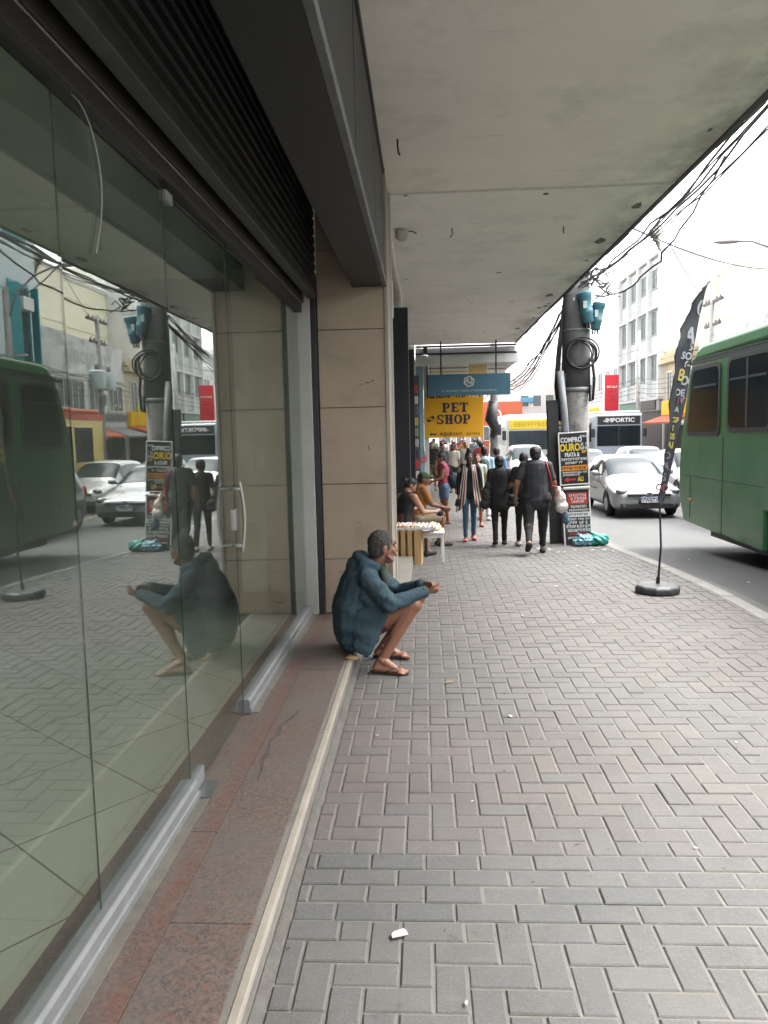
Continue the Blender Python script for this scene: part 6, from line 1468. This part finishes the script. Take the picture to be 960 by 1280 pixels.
# flip-flops (worn)
M_ff = mat('flipflop', (.035, .018, .016), .7)
for n_ in 'rl':
    a, b_ = J['heel'+n_], J['toe'+n_]; dd = (b_-a); dd.z = 0; dd.normalize(); sd_ = Vector((-dd.y, dd.x, 0)); poly = []
    for k in range(24):
        q2 = 2*math.pi*k/24; wdt = .041+.011*math.cos(q2); ln = .145; p = Vector((a.x, a.y, 0))+dd*(.098+ln*math.cos(q2))+sd_*(wdt*math.sin(q2)); poly.append((p.x, p.y))
    ff = MB().prism(poly, 'z', .002, .018).build('flip_flop', M_ff, man, bevel=.003)
    tp = Vector((a.x, a.y, .022))+dd*.185
    for sg in (-1, 1):
        m1 = Vector((a.x, a.y, .052))+dd*.135+sd_*(sg*.030); e1 = Vector((a.x, a.y, .020))+dd*.075+sd_*(sg*.044); MB().tube([tp, tp+Vector((0, 0, .028))-dd*.012+sd_*(sg*.01), m1, e1], [.005, .006, .007, .006], 6).build('strap', M_ff, ff, smooth=True)
tag(MB().lathe([(.0, 0), (.035, 0), (.036, .012), (.02, .02)], (-.555, 5.44, .1215), 12, sx=1.3).build('small_can_lid', mat('tin_gold', (.30, .20, .10), .5)), 'small brown object lying on the step beside the seated man', 'lid')

# ---------------- the walkers
def cl(n, c): return cloth(n, c)
# woman in the striped cardigan, coming towards us
J = skeleton(.81, 14.09, gz(14.09), 180, 1.64, 1, ((9, 4), (-6, 10)), ((4, 9, 10), (-3, 11, 12)), .92, (0, -8))
w1 = person('woman walking towards us in a long striped open cardigan and blue jeans, hair tied up', J, 'dark', (cl('tee_grey', (.20, .19, .19)), dict(loose=1.02, sleeve=.4)), (cl('jeans_blue', (.075, .16, .25)), dict(loose=1.02)), (cl('shoe_pink', (.35, .10, .10)),), ('bun', M_hair), .011)
blob(garment_top(J, 1.14, .02, 1.85), 'cardigan', cl('cardigan_black', (.012, .012, .014)), w1, .011, 4, folds(31, .005))
M_str = bpy.data.materials.new('cardigan_stripes'); M_str.use_nodes = True; nt = M_str.node_tree; b = nt.nodes['Principled BSDF']; b.inputs['Roughness'].default_value = .85
uvn = nt.nodes.new('ShaderNodeAttribute'); uvn.attribute_name = 'across'; cr_ = nt.nodes.new('ShaderNodeValToRGB'); cr_.color_ramp.interpolation = 'CONSTANT'; el = cr_.color_ramp.elements
stops = [(0, (.60, .55, .48)), (.18, (.20, .03, .03)), (.36, (.60, .55, .48)), (.54, (.012, .012, .016)), (.72, (.60, .55, .48)), (.88, (.20, .03, .03))]
el[0].position = 0; el[0].color = stops[0][1]+(1,); el[1].position = stops[1][0]; el[1].color = stops[1][1]+(1,)
for p_, c_ in stops[2:]: e_ = el.new(p_); e_.color = c_+(1,)
nt.links.new(uvn.outputs['Fac'], cr_.inputs[0]); nt.links.new(cr_.outputs[0], b.inputs['Base Color'])
def panel(sg):
    F, Rr, s_ = J['F'], J['R'], J['s']; NU, NV = 22, 8
    def fn(a, bq):
        zt = 1-a; z_ = J['nk'].z+.0*s_-a*(.74+.16*bq-.10*abs(bq-.5))*s_
        inner = .035+.06*min(1, a*2)*(.4 if a < .55 else .4+.9*(a-.55)); wd = .075+.10*a
        lat = inner+wd*bq; bul = .125 if a > .12 else .06+.065*a/.12
        dep = bul-.25*max(0, lat-.08)+.02*math.sin(a*9)*(.3+a)+(.03*(a-.6) if a > .6 else 0)
        p = Vector((J['pel'].x, J['pel'].y, z_))+Rr*(sg*lat*s_)+F*(dep*s_); return p
    mb = shell(fn, NU, NV); me = mb.mesh('cardigan_front'); at_ = me.attributes.new('across', 'FLOAT', 'POINT'); at_.data.foreach_set('value', [min(.99, j/NV) for i in range(NU+1) for j in range(NV+1)])
    me.materials.append(M_str); o = bpy.data.objects.new('cardigan_front', me); COL.objects.link(o); o.parent = w1
    for p in me.polygons: p.use_smooth = True
    sd2 = o.modifiers.new('t', 'SOLIDIFY'); sd2.thickness = .008; return o
panel(1); panel(-1)
hr_ = J['wrr']+J['hdirr']*.09
soft_bag('maroon_bag', 'maroon shoulder bag held by the woman in the striped cardigan', [(J['wrl']+Vector((.02, -.03, -.02)), (.07, .05, .13)), (J['wrl']+Vector((.03, -.02, -.10)), (.08, .05, .07))], cl('bag_maroon', (.09, .025, .03)), straps=[[J['shl']+Vector((.02, -.02, .06)), J['shl']+Vector((.07, -.09, -.1)), J['wrl']+Vector((.03, -.06, .08))]])
soft_bag('black_purse', 'small black purse in the hand of the woman in the striped cardigan', [(hr_+Vector((-.01, -.02, -.03)), (.045, .04, .07)), (hr_+Vector((-.02, -.02, -.07)), (.05, .04, .04))], cl('bag_black', (.012, .012, .013)))
# woman in black seen from behind
J = skeleton(1.29, 13.37, gz(13.37), -3, 1.55, 1, ((7, 4), (-10, 16)), ((-5, 13, 25), (2, 8, 22)), 1.02, (0, 0))
person('woman seen from behind in long black jacket and leggings with dark bag', J, 'dark', (cl('jacket_black', (.020, .020, .021)), dict(loose=1.22, hem=.14, sleeve=1.8, flare=1.08), 'jacket'), (cl('leggings_black', (.015, .015, .016)), dict(loose=.98)), (cl('boot_black', (.010, .010, .010)), dict(hi=.3)), ('round', M_hair), .011)
soft_bag('grey_shoulder_bag', 'dark grey shoulder bag hanging at the left side of the woman in black', [((1.06, 13.36, .62), (.085, .07, .20)), ((1.04, 13.36, .50), (.095, .075, .10)), ((1.09, 13.36, .80), (.06, .05, .10))], cl('bag_charcoal', (.035, .034, .036)), straps=[[(1.08, 13.36, .85), (1.13, 13.32, 1.05), (1.16, 13.30, 1.12)]], seed=4)
# big woman in black with the red strap
J = skeleton(1.70, 11.89, gz(11.89), -6, 1.67, 2, ((14, 8), (-16, 34)), ((6, 20, 35), (-14, 22, 20)), 1.30, (-4, 0))
person('woman seen from behind in a dark tee and black trousers with a red bag strap', J, 'brown', (cl('tee_charcoal', (.028, .030, .036)), dict(loose=1.10, hem=.06, sleeve=.75)), (cl('trousers_black', (.011, .011, .013)), dict(loose=1.04)), (cl('trainer_black', (.014, .014, .015)),), ('round', M_hair), .011)
st_pts = [J['shr']+Vector((-.03, -.06, .06)), J['shr']+Vector((-.01, -.12, -.03)), J['shr']+Vector((.02, -.15, -.16)), J['shr']+Vector((.05, -.12, -.30))]
hb_ = J['elr'].lerp(J['wrr'], .5)
soft_bag('white_carrier_bag', 'white carrier bag with red print on the arm of the woman with the red strap', [((2.06, 11.80, .70), (.085, .07, .12)), ((2.08, 11.80, .58), (.10, .08, .10)), ((2.03, 11.80, .82), (.045, .04, .08))], mat('bag_white', (.58, .56, .53), .5, (.52, .46, .43), nscale=9, c3=(.45, .14, .13), n3scale=6.), straps=[st_pts+[Vector((2.02, 11.78, .88))]], strapm=cl('strap_red', (.32, .02, .025)), seed=6)
MB_ = MB().tube([p+Vector((0, -.004, 0)) for p in st_pts], [.022, .024, .024, .02], 8)
soft_bag('blue_pouch', 'small slate blue bag dangling under the white carrier bag', [((2.14, 11.82, .42), (.055, .05, .10)), ((2.15, 11.82, .36), (.06, .05, .05))], cl('bag_slate', (.06, .11, .15)), straps=[[(2.12, 11.82, .50), (2.09, 11.8, .62)]], seed=7)
# her companion, half hidden in front of her
J = skeleton(1.66, 13.0, gz(13.0), -4, 1.60, 2, ((-10, 12), (12, 6)), ((10, 14, 60), (4, 16, 70)), .95, (6, 0))
person('slim person in black, mostly hidden by the woman with the red strap', J, 'brown', (cl('top_black', (.012, .012, .014)), dict(loose=1.1, sleeve=.7)), (cl('trousers_black', (.011, .011, .013)), dict(loose=1.0)), (cl('trainer_white', (.30, .30, .30)),), ('short', M_hair), .012)
soft_bag('black_handbag', 'black handbag with a metal buckle at the left hip of the walking companion', [((1.46, 12.85, .62), (.09, .06, .09)), ((1.45, 12.85, .55), (.10, .06, .06))], cl('bag_black', (.012, .012, .013)), seed=9)
# woman in red print, standing in profile
J = skeleton(.42, 16.86, gz(16.86), 95, 1.56, 4, ((3, 2), (-3, 4)), ((14, 6, 70), (10, 6, 60)), 1.25, (0, -18))
person('woman in a red flowered top and short denim shorts standing sideways by the shopfront', J, 'brown', (mat('top_red_print', (.36, .045, .07), .8, (.10, .03, .06), nscale=22, namount=.8, c3=(.45, .25, .22), n3scale=18), dict(loose=1.08, sleeve=.12)), (cl('denim_short', (.13, .20, .32)), dict(loose=1.05, length=.55), 'shorts'), None, ('short', M_hair), .013)
soft_bag('dark_shoulder_bag', 'dark blue bag slung behind the woman in the red flowered top', [((.62, 16.78, .72), (.13, .09, .16)), ((.66, 16.78, .62), (.12, .09, .10))], cl('bag_navy', (.03, .04, .06)), straps=[[(.5, 16.78, 1.12), (.58, 16.74, .9), (.62, 16.74, .84)]], seed=11)
# backpacker in pale blue
J = skeleton(1.35, 17.51, gz(17.51), -4, 1.68, 1, ((-8, 8), (10, 4)), ((5, 9, 15), (-5, 9, 20)), 1.0, (10, 0))
person('man seen from behind in a pale blue shirt and white trousers carrying a dark backpack', J, 'brown', (cl('shirt_paleblue', (.30, .42, .52)), dict(loose=1.14, sleeve=.7)), (cl('trousers_white', (.55, .55, .53)), dict(loose=1.08)), (cl('shoe_white', (.5, .5, .5)),), ('short', M_hair), .014)
soft_bag('backpack', 'dark backpack with green side pocket on the man in the pale blue shirt', [((1.33, 17.34, .98), (.13, .09, .17)), ((1.33, 17.33, .84), (.14, .10, .12))], cl('pack_slate', (.05, .07, .075)), seed=12)
J = skeleton(1.70, 18.2, gz(18.2), -10, 1.64, 1, ((8, 4), (-8, 12)), ((5, 9, 15), (-5, 9, 20)), 1.0, (-20, 0))
person('man seen from behind in a blue shirt with a blue rucksack, beside the backpacker', J, 'brown', (cl('shirt_blue', (.10, .20, .36)), dict(loose=1.16, sleeve=.7)), (cl('trousers_grey', (.12, .12, .13)), dict(loose=1.08)), (cl('shoe_dark', (.03, .03, .03)),), ('short', M_hair), .014)
# woman in pale green half hidden
J = skeleton(1.10, 16.2, gz(16.2), 178, 1.55, 1, ((6, 4), (-6, 8)), ((5, 9, 15), (-5, 9, 20)), 1.0, (0, 0))
person('woman in a pale green top and bare legs, mostly hidden behind the striped cardigan', J, 'tan', (cl('top_palegreen', (.42, .52, .40)), dict(loose=1.12, sleeve=.4)), (cl('shorts_pale', (.40, .35, .33)), dict(loose=1.05, length=.6), 'shorts'), (cl('sandal_red', (.25, .06, .05)),), ('tied', M_hair), .014)
# ---------------- the seller and the man behind her
def sitter(x, y, z, yaw, h, seat, lean, head, arms, w=1.1):
    J = skeleton(x, y, z, yaw, h, lean, ((88, 92), (80, 88)), arms, w, head)
    dz = z+seat+.10*J['s']-J['pel'].z
    for k, v in list(J.items()):
        if isinstance(v, Vector) and k not in ('F', 'R', 'up', 'hdirr', 'hdirl', 'hf') and not k[:2] in ('an', 'he', 'to'): J[k] = v+Vector((0, 0, dz))
    for n in 'rl':
        J['an'+n] = J['kn'+n]+J['F']*.03; J['an'+n].z = z+.085; J['heel'+n] = J['an'+n]-J['F']*.04; J['heel'+n].z = z+.034; J['toe'+n] = J['heel'+n]+J['F']*.19; J['toe'+n].z = z+.028
    return J
J = sitter(-.36, 11.55, gz(11.6), -50, 1.60, .40, 16, (-22, -35), ((28, 12, 60), (30, 10, 62)), 1.2)
w6 = person('seated sweets seller in a black strappy top looking down at her hands', J, 'tan', (cl('vest_black', (.012, .012, .013)), dict(loose=1.04, sleeve=.0), 'vest'), (cl('trousers_maroon', (.085, .02, .03)), dict(loose=1.1, length=1.3)), (cl('clog_black', (.015, .015, .015)),), ('tied', M_hair), .011)
blob(garment_hair(J, 'tied'), 'hair_tie', M_hair, w6, .012, 2) if False else None
t_ = soft_bag('black_pouch', 'black pouch in the lap of the seated sweets seller', [(J['wrr']+J['F']*.10+Vector((0, 0, -.03)), (.06, .06, .05))], cl('bag_black', (.012, .012, .013)))
J = sitter(-.14, 13.2, gz(13.2), -70, 1.66, .44, 10, (-10, -10), ((25, 8, 50), (25, 8, 55)), 1.1)
m2 = person('seated man in an orange brown shirt and green cap behind the sweets seller', J, 'brown', (cl('shirt_orange', (.36, .15, .045)), dict(loose=1.15, sleeve=.8)), (cl('shorts_beige', (.34, .28, .20)), dict(loose=1.1, length=.8), 'shorts'), (cl('sandal_dark', (.05, .03, .025)),), ('short', M_hair), .013)
f, r, u = head_frame(J); q = Matrix((r, f, u)).transposed(); cp = MB().ball(J['hd']+u*.055, (.085, .10, .075), rot=q).cap(J['hd']+u*.06+f*.08, J['hd']+u*.05+f*.15, .05, .045, side=r, sx=1.2, sy=.25)
blob(cp, 'cap', cl('cap_green', (.05, .12, .07)), m2, .012, 2)
ch2 = tag(empty('wooden_stool', (-.14, 13.2, gz(13.2))), 'brown wooden box seat under the man in the green cap', 'stool'); 
MB().box(-.18, .18, -.17, .17, .40, .44).build('seat', M_wood, ch2, bevel=.006)
for sx in (-1, 1):
    for sy in (-1, 1): MB().box(sx*.15-.02, sx*.15+.02, sy*.14-.02, sy*.14+.02, 0, .4).build('leg', M_wood, ch2)
cb = tag(MB().box(.20, .34, 13.3, 13.5, gz(13.4), gz(13.4)+.55).build('cardboard_box', mat('cardboard', (.30, .20, .11), .85), bevel=.01), 'brown cardboard box standing by the seated man in the green cap', 'box')
MB().box(.19, .35, 13.29, 13.51, gz(13.4)+.55, gz(13.4)+.565).build('flap', mat('cardboard', (.3, .2, .11)), cb)
pk_ = tag(blob(MB().ball((-.02, 20.9, 1.02), (.10, .07, .09)).ball((.02, 20.88, 1.10), (.07, .05, .06)), 'pink_bundle', cl('pink_cloth', (.55, .22, .26)), voxel=.015, smooth=1, disp=crump(5, .02, 25)), 'pink bundle hung on the pale blue doorpost', 'bundle')
MB().cyl((-.02, 20.93, 1.1), (-.02, 21.2, 1.35), .008, n=6).build('string', M_wire, pk_)
# ---------------- the crowd further down
crowd = [(.55, 24.0, 180, 1.68, 'dark grey shirt and jeans', (.07, .07, .08), (.06, .09, .14)), (.95, 25.5, 175, 1.62, 'cream blouse and dark trousers', (.5, .46, .4), (.03, .03, .035)), (.25, 26.5, 170, 1.70, 'black shirt and brown shorts', (.015, .015, .016), (.16, .11, .07)), (1.45, 27.0, 182, 1.66, 'white shirt and black trousers', (.6, .6, .58), (.02, .02, .02)), (1.9, 26.0, 0, 1.7, 'red shirt and blue jeans, walking away', (.36, .05, .05), (.07, .1, .17)),
         (.65, 29.0, 180, 1.7, 'light grey shirt and navy trousers', (.3, .3, .3), (.02, .03, .06)), (1.2, 30.5, 178, 1.64, 'brown shirt and jeans', (.18, .1, .06), (.07, .1, .15)), (2.2, 31.5, 185, 1.72, 'pale blue shirt and grey trousers', (.3, .4, .5), (.1, .1, .1)), (.35, 32.0, 180, 1.66, 'black dress', (.02, .02, .02), (.02, .02, .02)), (1.7, 33.5, 180, 1.7, 'mustard shirt and dark jeans', (.42, .28, .06), (.03, .04, .06)),
         (.9, 35.5, 180, 1.68, 'white vest and denim shorts', (.6, .6, .6), (.12, .18, .28)), (2.4, 37.0, 0, 1.7, 'grey jacket and black trousers, walking away', (.15, .15, .16), (.015, .015, .015)), (1.4, 38.0, 180, 1.64, 'pink top and white trousers', (.5, .25, .28), (.5, .5, .5)), (.5, 40.0, 180, 1.7, 'green shirt and grey jeans', (.08, .2, .1), (.1, .12, .14)), (2.0, 42.0, 180, 1.68, 'dark red dress', (.2, .03, .04), (.2, .03, .04)), (1.1, 44.0, 180, 1.7, 'black shirt and beige trousers', (.02, .02, .02), (.35, .28, .2))]
for k, (x, y, yaw, h, lb, ct, cb_) in enumerate(crowd):
    J = skeleton(x, y, gz(y), yaw+rng.uniform(-12, 12), h, 1, ((10-20*(k % 2), 6), (-10+20*(k % 2), 10)), ((8-16*(k % 2), 9, 15), (-8+16*(k % 2), 9, 18)), .95+.1*(k % 3), (rng.uniform(-15, 15), 0))
    person('distant pedestrian in %s' % lb, J, ['brown', 'dark', 'tan'][k % 3], (cl('crowd_top_%d' % k, ct), dict(loose=1.14, sleeve=.7)), (cl('crowd_legs_%d' % k, cb_), dict(loose=1.08, length=1.9 if 'shorts' not in lb else .8)), (M_trim,), (['short', 'round', 'tied'][k % 3], M_hair), .022, eyes=False, group='pedestrians far down the pavement')
